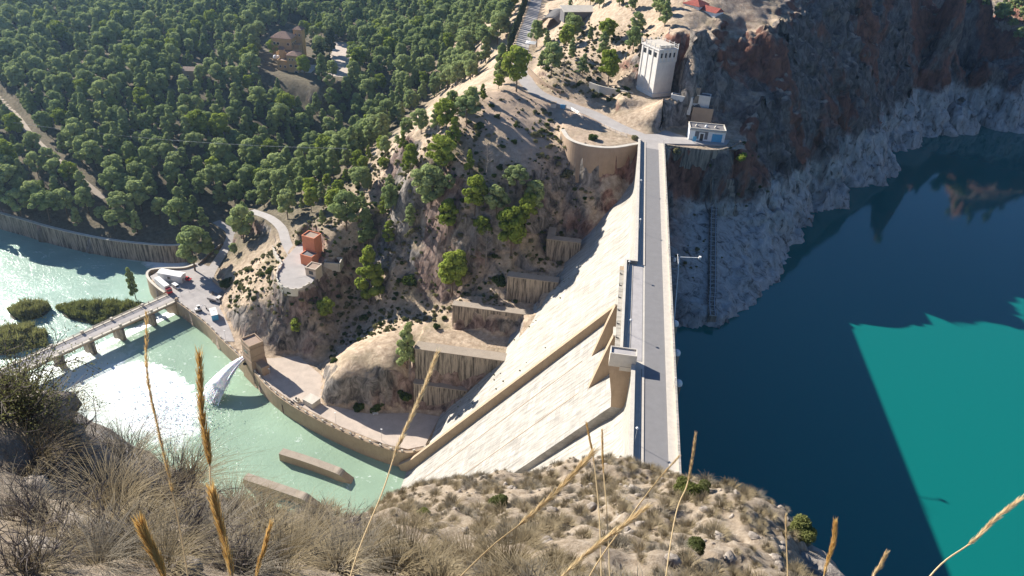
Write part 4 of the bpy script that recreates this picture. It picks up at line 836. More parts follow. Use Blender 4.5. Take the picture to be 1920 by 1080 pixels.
for z_, y_ in ((.45,0),(.45,.22),(.8,.4)): MB().box(-1.1,1.1,y_-.09,y_+.09,z_,z_+.08).build('slat', M['white'], bench, loc=(0,0,0))
for x_ in (-.8,.8): MB().box(x_-.08,x_+.08,-.05,.42,0,.45).build('leg', M['white'], bench, loc=(0,0,0))

# vehicles and containers on the plaza
def wheel(o, x, y, r=.45, w=.28):
    m = MB(); n = 14
    for yy in (y-w/2, y+w/2):
        for k in range(n): a = 2*math.pi*k/n; m.v.append((x+r*math.cos(a), yy, r+r*math.sin(a)))
    m.f = [tuple(range(n)), tuple(range(2*n-1,n-1,-1))]+[((k+1) % n, k, n+k, n+(k+1) % n) for k in range(n)]
    t_ = m.build('wheel', M['tyre'], o, loc=(0,0,0)); MB().box(x-r*.4,x+r*.4,y-w/2-.02,y+w/2+.02,r*.6,r*1.4).build('rim', M['metal'], t_, loc=(0,0,0))
def lorry(label, pos, rz, cabm, L, boxm):
    o = thing('box_lorry', pos, label, 'lorry', rz=rz)
    MB().box(-L, -.2, -1.25, 1.25, .95, 3.9).build('cargo_box', boxm, o, loc=(0,0,0)); MB().box(-L, 1.9, -1.0, 1.0, .6, .95).build('chassis', M['dark'], o, loc=(0,0,0))
    MB().extr_y([(0,.7),(2.1,.7),(2.15,1.7),(1.75,3.0),(0,3.1)], -1.2, 1.2).build('cab', cabm, o, loc=(0,0,0)); MB().extr_y([(2.16,1.75),(1.84,2.85),(1.8,2.85),(2.1,1.75)], -1.05, 1.05).build('windscreen', M['glass'], o, loc=(0,0,0))
    for s_ in (-1.22, 1.22): MB().box(.5,1.6,s_-.02,s_+.02,1.8,2.7).build('side_window', M['glass'], o, loc=(0,0,0))
    for x in (1.2, -L+1.4, -L+2.7):
        for y in (-1.05, 1.05): wheel(o, x, y, .5)
    return o
def vdir(pa, pb): a, b = at(*pa, ZB), at(*pb, ZB); return math.atan2(b[1]-a[1], b[0]-a[0])
a1 = vdir((292,526),(318,548)); p = at(316, 549, ZB); lorry('white box lorry with red cab parked by the quay wall', (p[0], p[1], ZB), a1, M['red'], 10.5, M['white'])
a2 = vdir((300,516),(338,523)); p = at(323, 525, ZB); o = thing('site_cabin', (p[0], p[1], ZB), 'big white site cabin with one window at the river end of the plaza', 'cabin', rz=a2)
MB().box(-6.2,6.2,-1.6,2.4,.1,3.9).build('body', M['white'], o, loc=(0,0,0)); MB().add([(-6.4,-1.8,3.9),(6.4,-1.8,3.9),(6.4,2.6,3.9),(-6.4,2.6,3.9),(-6.4,.4,4.5),(6.4,.4,4.5)], [(0,1,5,4),(2,3,4,5),(1,2,5),(3,0,4),(0,3,2,1)]).build('roof', M['white'], o, loc=(0,0,0)); window(o, 'S', -.4, 1.4, 1.4, 1.2, (-6.2,6.2,-1.6,2.4), M['metal']); MB().box(6.2,6.28,-.8,.4,.1,2.3).build('door', M['metal'], o, loc=(0,0,0))
def van(label, pos, rz, mat, pickup=False, name='van', cat='van'):
    o = thing(name, pos, label, cat, rz=rz)
    pf = [(-2.3,.45),(2.3,.45),(2.35,1.0),(1.5,1.15),(.9,1.95),(-2.3,2.0)] if not pickup else [(-2.3,.45),(2.3,.45),(2.35,.95),(1.3,1.05),(.7,1.65),(-.5,1.65),(-.6,1.05),(-2.3,1.05)]
    MB().extr_y(pf, -.9, .9).build('body', mat, o, loc=(0,0,0))
    MB().extr_y([(1.52,1.18),(.94,1.93),(.9,1.93),(1.46,1.18)] if not pickup else [(1.3,1.1),(.74,1.62),(.7,1.62),(1.25,1.1)], -.8, .8).build('windscreen', M['glass'], o, loc=(0,0,0))
    for s_ in (-.91, .91): MB().box(-.4, .7, s_-.015, s_+.015, 1.15, 1.55).build('side_window', M['glass'], o, loc=(0,0,0))
    for x in (1.45, -1.45):
        for y in (-.82, .82): wheel(o, x, y, .34, .22)
    for y in (-.6, .6): MB().box(2.3, 2.37, y-.15, y+.15, .75, .92).build('headlight', M['white'], o, loc=(0,0,0))
    return o
p = at(331, 540, ZB); van('small white van beside the white box lorry', (p[0], p[1], ZB), a1+.1, M['white'])
p = at(350, 525, ZB); van('red pickup car parked past the site cabin', (p[0], p[1], ZB), a2, M['red'], True, 'pickup_car', 'car')
p = at(409, 566, ZB); o = lorry('grey flatbed lorry beside the rubble below the rock', (p[0], p[1], ZB), a2-.1, M['whitewash'], 5.0, M['plaza']); o.name = 'flatbed_lorry'
for ch in o.children:
    if ch.name.startswith('cargo_box'): ch.scale.z = .32; ch.location.z = .65; ch.name = 'flatbed'
p = at(372, 583, ZB); o = thing('mini_excavator', (p[0], p[1], ZB), 'little white excavator on the middle of the plaza', 'excavator', rz=.7)
for y in (-.8,.8): MB().extr_y([(-1.3,.1),(1.3,.1),(1.5,.35),(1.3,.6),(-1.3,.6),(-1.5,.35)], y-.22, y+.22).build('track', M['dark'], o, loc=(0,0,0))
MB().box(-1.2,1.0,-.8,.8,.7,1.5).build('body', M['white'], o, loc=(0,0,0)); MB().box(-.2,1.0,-.1,.8,1.5,2.6).build('cab', M['glass'], o, loc=(0,0,0)); MB().box(-.25,1.05,-.15,.85,2.6,2.7).build('cab_roof', M['white'], o, loc=(0,0,0))
MB().tube([(1,-.4,1.3),(2.2,-.4,2.9),(3.4,-.4,2.2),(3.5,-.4,1.0)], .16, 5).build('boom', M['white'], o, loc=(0,0,0)); MB().extr_y([(3.2,1.1),(3.7,1.0),(3.9,.3),(3.3,.2)], -.75, -.05).build('bucket', M['dark'], o, loc=(0,0,0))
a3 = vdir((402,604),(395,583)); p = at(402, 594, ZB); o = thing('blue_container', (p[0], p[1], ZB), 'container with pale roof and bright blue end by the rock foot', 'container', rz=a3)
MB().box(-3.2,3.2,-1.4,1.4,.1,2.9).build('body', M['plaza'], o, loc=(0,0,0)); MB().box(-3.3,-3.2,-1.4,1.4,.1,2.9).build('end_panel', M['blue'], o, loc=(0,0,0)); MB().box(-3.3,3.3,-1.5,1.5,2.9,3.0).build('roof', M['whitewash'], o, loc=(0,0,0)); MB().box(.6,1.8,-.6,.5,3.0,3.12).build('hatch', M['white'], o, loc=(0,0,0))
# fence with posts across the plaza
fp = [at(px, py, ZB) for px, py in ((340,556),(355,548),(368,541),(380,534),(392,527))]
o = thing('wire_fence', tuple(fp[0]), 'thin wire fence with tall posts across the plaza', 'fence')
for q in fp: MB().tube([(q[0],q[1],ZB),(q[0],q[1],ZB+2.6)], .07, 5).build('post', M['metal'], o)
for h in (.4, 1.4, 2.4): MB().tube([(q[0],q[1],ZB+h) for q in fp], .03, 4).build('wire', M['metal'], o)
RB = []
for i in range(16):
    px, py = rng.uniform(395,425), rng.uniform(548,562); q = at(px, py, ZB); RB.append(q)
wall_thing('plaza_wall', [np.r_[at(*p, ZB)[:2], ZB] for p in ((400,527),(412,538),(430,552),(441,562))], 'low tan wall at the back of the plaza below the dark bush', 'wall', 2.2, -2, -.3, .3, M['wallc'])
wall_thing('ramp_wall', [np.r_[at(*p)] for p in ((372,497,ZB),(395,475,ZB+.6),(418,457,ZB+1.5))], 'grey low wall along the ramp down to the plaza', 'wall', .9, -12, -.25, .25, M['stained'])

# ---------------------------------------------------------------- vegetation
def leaf_mat(name, c0, c1, trans=.35, nsc=.55):
    t = NT(name); oi = t.n('ShaderNodeObjectInfo'); f = t.noise(nsc, 3, .6); g = t.noise(4.0, 2, .5)
    k = t.math('ADD', t.math('MULTIPLY', oi.outputs['Random'], .6), t.math('MULTIPLY', f, .5))
    col = t.ramp(k, [(.15, c0), (.8, c1)]); col = t.mix(t.maprange(g, .4, .7, 0, .25), col, tuple(q*.6 for q in c0))
    d = t.n('ShaderNodeBsdfDiffuse'); tr = t.n('ShaderNodeBsdfTranslucent'); mx = t.n('ShaderNodeMixShader'); mx.inputs[0].default_value = trans
    t.l(col, d.inputs[0]); t.l(t.mix(.5, col, (.16, .19, .03)), tr.inputs[0]); t.l(d.outputs[0], mx.inputs[1]); t.l(tr.outputs[0], mx.inputs[2])
    t.t.nodes.remove(t.b); t.l(mx.outputs[0], t.t.nodes['Material Output'].inputs['Surface']); return t.m
M['pine'] = leaf_mat('pine_needles', (.25, .33, .14), (.46, .53, .24), .5); M['pinelit'] = leaf_mat('bright_pine_needles', (.23, .30, .05), (.38, .45, .09), .5)
M['cedar'] = leaf_mat('cedar_needles', (.05, .07, .045), (.10, .12, .065), .25); M['oak'] = leaf_mat('dark_leaves', (.04, .065, .02), (.085, .12, .03), .3)
M['scrub'] = leaf_mat('grey_scrub', (.15, .145, .075), (.30, .27, .15), .35); M['yel'] = leaf_mat('yellow_leaves', (.22, .2, .04), (.34, .31, .06), .4)
M['bark'] = simple('bark', (.13, .095, .07), .95, .25, 2); M['greybark'] = simple('dead_wood', (.24, .21, .19), .95, .2, 2)

def cards(P, Nrm, size, rs, flat=.5):                  # small leaf faces at points P turned roughly along Nrm -> verts, faces
    n = len(P); a = rs.normal(size=(n, 3)); nn = Nrm+a*flat; nn /= np.linalg.norm(nn, axis=1)[:, None]+1e-9
    t1 = np.cross(nn, rs.normal(size=(n, 3))); t1 /= np.linalg.norm(t1, axis=1)[:, None]+1e-9; t2 = np.cross(nn, t1)
    s = size*rs.uniform(.6, 1.3, n)[:, None]
    v = np.stack([P-t1*s, P+t2*s*.55, P+t1*s, P-t2*s*.55+nn*s*.25], 1).reshape(-1, 3)
    i = np.arange(n)*4; return v, np.stack([i, i+1, i+2, i+3], 1)
def np_mesh(name, V, F, mat):
    me = bpy.data.meshes.new(name); me.vertices.add(len(V)); me.vertices.foreach_set('co', np.asarray(V, float).ravel()); F = np.asarray(F, np.int32); k = F.shape[1]
    me.loops.add(F.size); me.loops.foreach_set('vertex_index', F.ravel()); me.polygons.add(len(F)); me.polygons.foreach_set('loop_start', np.arange(0, F.size, k, dtype=np.int32)); me.update(calc_edges=True)
    me.materials.append(mat); return me
def crown_mesh(name, lobes, per, size, mat, seed, flat=.45):
    rs = np.random.RandomState(seed); V = []; F = []; b = 0
    for c, r in lobes:
        d = rs.normal(size=(per, 3)); d[:, 2] = d[:, 2]*.9+.25; d /= np.linalg.norm(d, axis=1)[:, None]
        rad = r*rs.uniform(.55, 1.05, per)**.6
        P = np.array(c)+d*rad[:, None]*np.array([1, 1, .72]); v, f = cards(P, d, size, rs, flat); V.append(v); F.append(f+b); b += len(v)
    return np_mesh(name, np.concatenate(V), np.concatenate(F), mat)
def pine_parts(seed, H=12.0, form='round', mat=None, per=150):
    rs = np.random.RandomState(seed); lobes = []; tr = MB(); lean = rs.uniform(-.06, .06, 2)*H
    cx = lambda z: np.array([lean[0]*(z/H)**1.5, lean[1]*(z/H)**1.5])
    tr.tube([(*cx(z), z-.6) for z in np.linspace(0, H*.9, 7)], [.26, .22, .19, .16, .12, .08, .03], 6)
    n = 22 if form == 'round' else 26
    for i in range(n):
        s = (i+.5)/n
        if form == 'round': z = H*(.34+.60*s); R = H*.31*math.sin(math.pi*(.22+.72*s))**.7; r = H*rs.uniform(.065, .155)
        elif form == 'cone': z = H*(.2+.77*s); R = H*.25*(1-s)**.75+.02*H; r = H*rs.uniform(.06, .10)*(1.15-.5*s)
        else: z = H*(.5+.46*s); R = H*.36*math.sin(math.pi*(.35+.55*s))**.6; r = H*rs.uniform(.08, .12)
        a = i*2.4+rs.uniform(-.5, .5); rr = R*rs.uniform(.35, 1.0); c = cx(z); p = (c[0]+rr*math.cos(a), c[1]+rr*math.sin(a), z)
        lobes.append((p, r))
        if i % 2 == 0: tr.tube([(*cx(z-.12*H), z-.14*H), (c[0]*.4+p[0]*.6, c[1]*.4+p[1]*.6, z-.05*H), p], [.1, .07, .03], 4)
    return tr.mesh('trunk', M['bark']), crown_mesh('crown', lobes, per, H*.037, mat or M['pine'], seed+50, .28)
def shrub_mesh(seed, mat, R=1.0, per=90, n=9, size=.16, hgt=.8):
    rs = np.random.RandomState(seed); lb = []
    for i in range(n):
        a = rs.uniform(0, 6.28); q = R*rs.uniform(0, .62); lb.append(((q*math.cos(a), q*math.sin(a), R*hgt*rs.uniform(.25, .75)), R*rs.uniform(.3, .45)))
    return crown_mesh('foliage', lb, per, size*R, mat, seed+9, .7)
PINES = [pine_parts(s, 12, f) for s, f in ((1,'round'),(2,'round'),(3,'cone'),(4,'flat'),(5,'cone'))]
PINEL = [pine_parts(21, 12, 'round', M['pinelit']), pine_parts(22, 12, 'cone', M['pinelit']), pine_parts(23, 12, 'round', M['pinelit'])]
CEDAR = [pine_parts(31, 12, 'cone', M['cedar'], 120)]; YEL = [pine_parts(33, 12, 'round', M['yel'], 120)]
OAK = [shrub_mesh(40+i, M['oak'], 1, 120, 11, .15, .95) for i in range(3)]; SCRUB = [shrub_mesh(60+i, M['scrub'], 1, 70, 8, .17, .75) for i in range(3)]; LITB = [shrub_mesh(70, M['pinelit'], 1, 110, 10, .15, 1.0)]
t_ = MB(); t_.tube([(0,0,-.3),(0,0,.5)], [.12,.05], 5); STEM = t_.mesh('stem', M['bark'])
def cyp_parts(seed):
    rs = np.random.RandomState(seed); lb = [((rs.uniform(-.1,.1), rs.uniform(-.1,.1), 12*(.06+.9*s)), 12*.075*math.sin(math.pi*(.2+.72*s))**.8+.1) for s in np.linspace(0, 1, 16)]
    m = MB(); m.tube([(0,0,-.5),(0,0,11)], [.2,.03], 6); return m.mesh('trunk', M['bark']), crown_mesh('crown', lb, 90, .32, M['cedar'], seed+5)
CYP = [cyp_parts(90), cyp_parts(91)]
def bare_parts(seed):
    rs = np.random.RandomState(seed); m = MB(); m.tube([(0,0,-.4),(.1,0,3),(0,.1,6),(.15,0,8.5)], [.12,.09,.06,.02], 5)
    for i in range(46):
        z = rs.uniform(1.6, 7.6); a = rs.uniform(0, 6.28); L = (9-z)*.26*rs.uniform(.6, 1.2); p = (L*math.cos(a), L*math.sin(a), z+L*.8)
        m.tube([(0,0,z),(p[0]*.5,p[1]*.5,z+L*.3),p], [.045,.03,.012], 3)
        for k in range(3): b = a+rs.uniform(-.8,.8); m.tube([(p[0]*.6,p[1]*.6,z+L*.4),(p[0]*.6+.8*math.cos(b),p[1]*.6+.8*math.sin(b),z+L*.4+.7)], [.02,.008], 3)
    return m.mesh('branches', M['greybark'])
BARE = [bare_parts(95), bare_parts(96)]
_tid = [0]
def tree(name, parts, P, h, label, group, cat='tree', wide=1.0, rot=None):
    o = bpy.data.objects.new(name, None); link(o); o.location = (P[0], P[1], P[2]-.1); s = h/12.0; o.scale = (s*wide, s*wide, s); o.rotation_euler.z = rng.uniform(0, 6.28) if rot is None else rot
    o.empty_display_size = .3
    for n_, me in zip(('trunk', 'crown'), parts): c = bpy.data.objects.new(n_, me); link(c, o)
    tag(o, label, cat, group); return o
def shrub(name, me, P, r, label, group, cat='shrub', stem=True, hz=1.0):
    o = bpy.data.objects.new(name, None); link(o); o.location = (P[0], P[1], P[2]-.12*r); o.scale = (r, r, r*hz); o.rotation_euler.z = rng.uniform(0, 6.28); o.empty_display_size = .2
    c = bpy.data.objects.new('foliage', me); link(c, o)
    if stem: c = bpy.data.objects.new('stem', STEM); link(c, o)
    tag(o, label, cat, group); return o
def h_px(P, py0, py1): d = px_of(P)[2]; return (py0-py1)*d/FPX/.86
SOLO = [('pine_tree', PINEL[0], 847, 553, 474, 'bright green pine standing alone above the largest abutment wall', .95), ('pine_tree', PINEL[0], 958, 476, 392, 'largest bright pine on the slope left of the dam', .9),
 ('pine_tree', PINEL[2], 890, 402, 336, 'bright round pine up the slope above the largest bright one', .9), ('pine_tree', PINEL[2], 841, 437, 380, 'small bright pine with bare trunk in mid slope', 1.0),
 ('pine_tree', PINEL[1], 693, 566, 464, 'tall slender pine rising from the dark gully', .95), ('pine_tree', PINEL[2], 905, 447, 408, 'small pine left of the largest bright one', 1.1),
 ('pine_tree', PINES[0], 930, 408, 352, 'dull pine just right of the bright round one', 1.0), ('pine_tree', PINES[1], 1000, 405, 345, 'broad pine below the bare tree near the retaining wall', 1.0), ('pine_tree', PINEL[0], 985, 425, 365, 'light pine squeezed between two darker pines', .8),
 ('pine_tree', PINES[2], 690, 462, 392, 'olive pine above the head of the dark gully', 1.0), ('pine_tree', PINES[0], 650, 432, 362, 'olive pine behind the orange building', 1.0),
 ('pine_tree', PINEL[0], 612, 600, 560, 'small bright pine clinging to the shaded bluff', 1.0), ('pine_tree', PINEL[2], 557, 627, 597, 'smallest pine on the shaded bluff', 1.0),
 ('pine_tree', PINES[4], 763, 690, 600, 'dark pine against the rock beside the largest abutment wall', .8), ('pine_tree', PINES[3], 875, 236, 188, 'flat crowned pine on the tan ridge', 1.2),
 ('pine_tree', PINEL[2], 826, 325, 262, 'broad pine on the flank of the tan ridge', 1.1), ('pine_tree', PINES[1], 808, 395, 318, 'thick pine in the middle of the scrub slope', 1.1), ('pine_tree', PINEL[1], 880, 325, 283, 'narrow pine below the tan ridge', .8),
 ('pine_tree', PINEL[0], 1140, 160, 102, 'lone pine on the bare ground left of the white tower', .9), ('pine_tree', PINES[1], 1033, 143, 88, 'pine on the bank right of the road bend', 1.0), ('pine_tree', PINES[0], 1006, 88, 46, 'pine between the road and the hangar', 1.0),
 ('pine_tree', PINEL[0], 968, 172, 100, 'pine on the crest of the ridge beside the road bend', .9), ('pine_tree', PINES[2], 940, 158, 92, 'pine left of the one at the road bend', .9),
 ('pine_tree', PINES[1], 366, 508, 430, 'large pine on the river bank behind the plaza', 1.0), ('pine_tree', PINES[2], 395, 482, 436, 'smaller pine beside the ramp to the plaza', .9), ('pine_tree', PINES[0], 340, 432, 376, 'bushy pine above the end of the river wall', 1.1),
 ('pine_tree', PINES[0], 458, 455, 388, 'pine at the foot of the spur behind the platform', .9), ('pine_tree', PINES[1], 540, 412, 360, 'pine at the top of the platform road', 1.0), ('yellow_tree', YEL[0], 374, 92, 78, 'small yellow tree glowing in the forest left of the castle', 1.4),
 ('slender_tree', PINES[4], 255, 560, 500, 'slender young tree on the reed island', .6), ('cedar_tree', CEDAR[0], 618, 102, 58, 'cedar at the upper edge of the parking yard', 1.3), ('cedar_tree', CEDAR[0], 600, 124, 84, 'cedar close to the castle house', 1.2), ('cedar_tree', CEDAR[0], 616, 132, 106, 'low cedar in the middle of the parking yard', 1.5)]
TP = []
for name, parts, px, py, pt, lb, wd in SOLO:
    P = hit(px, py) if name != 'slender_tree' else at(px, py, ZR+.4)
    if name == 'cedar_tree': P = at(px, py, -44.9)
    tree(name, parts, P, h_px(P, py, pt), lb, None, wide=wd); TP.append(P[:2])
for me, px, py, r, lb in ((OAK[0], 768, 534, 6.2, 'large dark round bush in the gully below the sand slope'), (OAK[1], 936, 533, 5.2, 'dark oak bush right of the lone bright pine'), (OAK[2], 506, 512, 3.6, 'dark green bush left of the platform parapet'), (OAK[0], 424, 538, 5.4, 'big dark bush above the plaza wall'),
   (OAK[1], 672, 766, 4.6, 'left dark bush at the rock foot behind the bench'), (OAK[2], 706, 768, 4.8, 'right dark bush at the rock foot behind the bench'), (OAK[0], 1113, 262, 3.6, 'dark bush on the ochre slope inside the curved wall'), (OAK[1], 898, 240, 4.0, 'dark round bush under the flat crowned pine'),
   (SCRUB[0], 1191, 262, 3.4, 'grey bush leaning over the far end of the parapet'), (LITB[0], 1388, 300, 4.2, 'bright yellow-green bush on the dark slope over the lake'), (SCRUB[1], 1268, 286, 3.6, 'dry shrub under the low lakeside wall'), (OAK[2], 760, 745, 4.4, 'dark bush at the foot of the dark pine by the abutment wall'),
   (OAK[1], 966, 237, 2.0, 'left one of a pair of small dark bushes on the tan slope'), (OAK[0], 964, 268, 2.4, 'lower dark bush on the tan slope'), (OAK[2], 943, 276, 2.0, 'lowest small dark bush on the tan slope'), (OAK[0], 683, 600, 3.8, 'dark bush at the root of the tall slender pine'), (OAK[1], 820, 615, 3.0, 'dark bush behind the second abutment wall'), (OAK[2], 560, 458, 2.8, 'green bush between the road and the orange building'),
   (OAK[0], 1025, 470, 3.2, 'dark bush right of the largest bright pine'), (SCRUB[2], 1060, 330, 5.6, 'large dry shrub left of the brown retaining wall'), (SCRUB[0], 1005, 255, 3.6, 'dry shrub at the road side of the tan ridge')):
    P = hit(px, py) if py < 760 or px < 600 else at(px, py, ZB); shrub('bush', me, P, r*.72, lb, None, 'bush')
for i, (px, py, pt, lb) in enumerate(((912,330,270,'grey leafless tree on the tan slope'), (890,480,425,'left leafless grey tree beside the lone bright pine'), (910,500,430,'right leafless grey tree beside the lone bright pine'), (850,462,430,'small leafless tree above the sand slope'), (1055,150,110,'leafless tree left of the white tower'), (1080,160,125,'second leafless tree left of the white tower'))):
    P = hit(px, py); o = bpy.data.objects.new('bare_tree', None); link(o); o.location = tuple(P); s = h_px(P, py, pt)/8.5; o.scale = (s, s, s); c = bpy.data.objects.new('branches', BARE[i % 2]); link(c, o); tag(o, lb, 'tree', None)
# cypress row along the upper road
D = resample(ROAD, 1.0)
k = 0
for i, q in enumerate(D):
    px, py, dd = px_of(q)
    if not (-40 < py < 98): continue
    if i % 4: continue
    d = (D[min(i+1, len(D)-1)]-D[i-1])[:2]; d /= np.linalg.norm(d); n = np.array([-d[1], d[0]]); n = n if n[0] < 0 else -n; p = q[:2]+n*(6.5+rng.uniform(-.5,.5))
    tree('cypress_tree', CYP[k % 2], (p[0], p[1], ground(*p)), rng.uniform(8, 11.5), 'dark cypress in the roadside row at the upper road', 'cypress row along the upper road', wide=1.5); k += 1

# the pine forest: individuals nearest the eye, the rest one mass
def pip(px, py, poly): return bool(inside(np.array([px]), np.array([py]), poly)[0])
F1 = [(-90,-75),(985,-75),(958,30),(935,95),(885,150),(800,190),(720,262),(655,315),(610,352),(545,388),(490,400),(430,418),(345,442),(200,436),(0,398),(-90,380)]
F2 = [(545,395),(640,325),(760,262),(830,222),(900,182),(940,160),(900,225),(840,300),(790,360),(700,420),(600,425)]
F3 = [(1000,135),(1030,60),(1060,20),(1110,-40),(1260,-40),(1250,55),(1195,70),(1190,135),(1120,165),(1040,160)]
F5 = [(1765,-10),(1800,20),(1830,55),(1870,62),(1925,95),(1960,60),(1960,-60),(1765,-60)]
F7 = [(690,340),(800,300),(900,320),(1005,360),(1010,480),(960,520),(880,530),(800,560),(745,480),(690,440)]
F6 = [(430,500),(470,440),(505,410),(490,400),(430,425),(380,470)]
EXC = [[(490,205),(600,205),(655,160),(668,84),(605,75),(560,30),(500,60),(478,130)], [(560,290),(640,300),(700,240),(655,222),(590,250)], [(310,200),(360,185),(400,175),(470,215),(430,270),(330,250)], [(360,140),(330,155),(405,165),(405,140)]]
cand = []; cell = {}
def far_ok(x, y, r):
    gx, gy = int(x//8), int(y//8)
    for a in (-1, 0, 1):
        for b in (-1, 0, 1):
            for q in cell.get((gx+a, gy+b), ()):
                if (q[0]-x)**2+(q[1]-y)**2 < r*r: return False
    cell.setdefault((gx, gy), []).append((x, y)); return True
for p in TP: cell.setdefault((int(p[0]//8), int(p[1]//8)), []).append((p[0], p[1]))
XY = NR.uniform((-620, 280), (270, 860), (38000, 2)); RD = {}
for P_, w_ in ((ROAD, 7.5), (TRACK, 6.2), (TRACK2, 6.0), (RAMP, 6), (PLATROAD, 5.5)):
    RD[w_] = path_dist(XY[:, 0], XY[:, 1], P_)[0]
ok = np.ones(len(XY), bool)
for w_, d_ in RD.items(): ok &= d_ > w_
XA = XY[ok & ~((XY[:, 0] > 22) & (XY[:, 0] < 150))]; ZA = ground_v(XA[:, 0], XA[:, 1]); PA, QA, DA = px_v(np.c_[XA, ZA])
kk = (PA > -90) & (PA < 1960) & (QA > -75); XA, ZA, PA, QA, DA = XA[kk], ZA[kk], PA[kk], QA[kk], DA[kk]
GAP = perlin(XA[:, 0]/34, XA[:, 1]/34, 5.5)
IN = [inside(PA, QA, F) for F in (F1, F2, F3, F5, F6, F7)]; EX = [inside(PA, QA, e) for e in EXC]
for i in range(len(XA)):
    x, y = XA[i]; z, px, py, dd = ZA[i], PA[i], QA[i], DA[i]
    if IN[0][i]:
        if any(e[i] for e in EX) and rng.random() > (.02 if EX[0][i] else .22): continue
        if GAP[i] > .42 and rng.random() < .85: continue
        r, zone = 7.0, 'forest'
    elif IN[1][i]: r, zone = 7.6, 'spur'
    elif IN[2][i]:
        if (1002 < px < 1062 and 5 < py < 75) or (1062 < px < 1140 and 20 < py < 62): continue
        r, zone = 11.5, 'bank'
    elif IN[3][i]: r, zone = 9.0, 'lake'
    elif IN[4][i]: r, zone = 7.5, 'foot'
    elif IN[5][i]: r, zone = 7.4, 'mid'
    else: continue
    if z < -94 or not far_ok(x, y, r): continue
    cand.append((dd, x, y, z, zone, px, py))
cand.sort()
LB = {'mid': ('pine growing among the scrub in the middle of the slope left of the dam', 'pines in the middle of the scrub slope'), 'spur': ('olive pine scattered on the scrubby spur above the platform', 'pines scattered on the spur'), 'bank': ('pine on the bank between the upper road and the white tower', 'pines on the bank by the tower'), 'lake': ('small pine on the far slope high above the lake', 'pines on the far lake slope'), 'foot': ('pine at the foot of the spur above the ramp', 'pines at the foot of the spur')}
rest = []; nind = 0
for dd, x, y, z, zone, px, py in cand:
    h = rng.choice([9, 11, 13, 14, 15, 16, 17, 19])*rng.uniform(.9, 1.1)*(1.0 if zone == 'forest' else .72); v = rng.choice([0,0,1,1,2,2,3,4,4,5]) if zone != 'spur' else rng.choice([0,1,2,4])
    if zone == 'forest' and (nind >= 140): rest.append((x, y, z, h, v)); continue
    if zone == 'forest':
        if px < 330: lb = ('pine in the forest above the left part of the river wall', 'forest pines above the river wall')
        elif py > 300: lb = ('sunlit pine in the dense stand left of the spur', 'forest pines left of the spur')
        elif px > 700: lb = ('pine in the forest strip between castle valley and upper road', 'forest pines below the upper road')
        else: lb = ('pine in the wooded valley between castle and spur', 'forest pines in the castle valley')
        nind += 1
    else: lb = LB[zone]
    tree('pine_tree', PINEL[rng.randrange(3)] if zone in ('spur', 'mid') and rng.random() < .6 else (PINES+[PINEL[0]])[v], (x, y, z), h, lb[0], lb[1], wide=rng.uniform(.85, 1.2))
def scatter(name, pts, sources, label=None, cat=None):
    """one mass: copies of the given meshes on points (x, y, z, scale, variant)"""
    me = bpy.data.meshes.new(name); A = np.array(pts, float); me.vertices.add(len(A)); me.vertices.foreach_set('co', A[:, :3].ravel())
    for an, col in (('scl', A[:, 3]), ('rot', NR.uniform(0, 6.28, len(A)))): a = me.attributes.new(an, 'FLOAT', 'POINT'); a.data.foreach_set('value', col)
    a = me.attributes.new('var', 'INT', 'POINT'); a.data.foreach_set('value', A[:, 4].astype(np.int32))
    o = bpy.data.objects.new(name, me); link(o); tag(o, label, cat, None, 'stuff')
    g = bpy.data.node_groups.new(name, 'GeometryNodeTree'); g.interface.new_socket('Geometry', in_out='INPUT', socket_type='NodeSocketGeometry'); g.interface.new_socket('Geometry', in_out='OUTPUT', socket_type='NodeSocketGeometry')
    N = g.nodes; L = g.links; gi = N.new('NodeGroupInput'); go = N.new('NodeGroupOutput'); jn = N.new('GeometryNodeJoinGeometry')
    def attr(n_, ty): q = N.new('GeometryNodeInputNamedAttribute'); q.data_type = ty; q.inputs[0].default_value = n_; return q.outputs[0]
    sc, ro, va_ = attr('scl', 'FLOAT'), attr('rot', 'FLOAT'), attr('var', 'INT'); cx_ = N.new('ShaderNodeCombineXYZ'); L.new(ro, cx_.inputs[2])
    for k_, objs in enumerate(sources):
        cmp_ = N.new('FunctionNodeCompare'); cmp_.data_type = 'INT'; cmp_.operation = 'EQUAL'
        ia = [s_ for s_ in cmp_.inputs if s_.type == 'INT' and s_.enabled]; L.new(va_, ia[0]); ia[1].default_value = k_
        for ob_ in objs:
            oi = N.new('GeometryNodeObjectInfo'); oi.transform_space = 'ORIGINAL'; oi.inputs['Object'].default_value = ob_; oi.inputs['As Instance'].default_value = True
            ip = N.new('GeometryNodeInstanceOnPoints'); L.new(gi.outputs[0], ip.inputs['Points']); L.new(cmp_.outputs[0], ip.inputs['Selection']); L.new(oi.outputs['Geometry'], ip.inputs['Instance']); L.new(cx_.outputs[0], ip.inputs['Rotation']); L.new(sc, ip.inputs['Scale']); L.new(ip.outputs[0], jn.inputs[0])
    L.new(jn.outputs[0], go.inputs[0]); md = o.modifiers.new('scatter', 'NODES'); md.node_group = g; return o
def users(me): return next(o for o in bpy.data.objects if o.type == 'MESH' and o.data == me)
XR = NR.uniform((150, 540), (420, 860), (900, 2)); ZR_ = ground_v(XR[:, 0], XR[:, 1]); PR_, QR_, _ = px_v(np.c_[XR, ZR_])
for (x, y), z, px, py in zip(XR, ZR_, PR_, QR_):
    if z > 8 and py < -20 and far_ok(x, y, 7.5): rest.append((x, y, z, rng.uniform(6, 11), rng.randrange(5)))
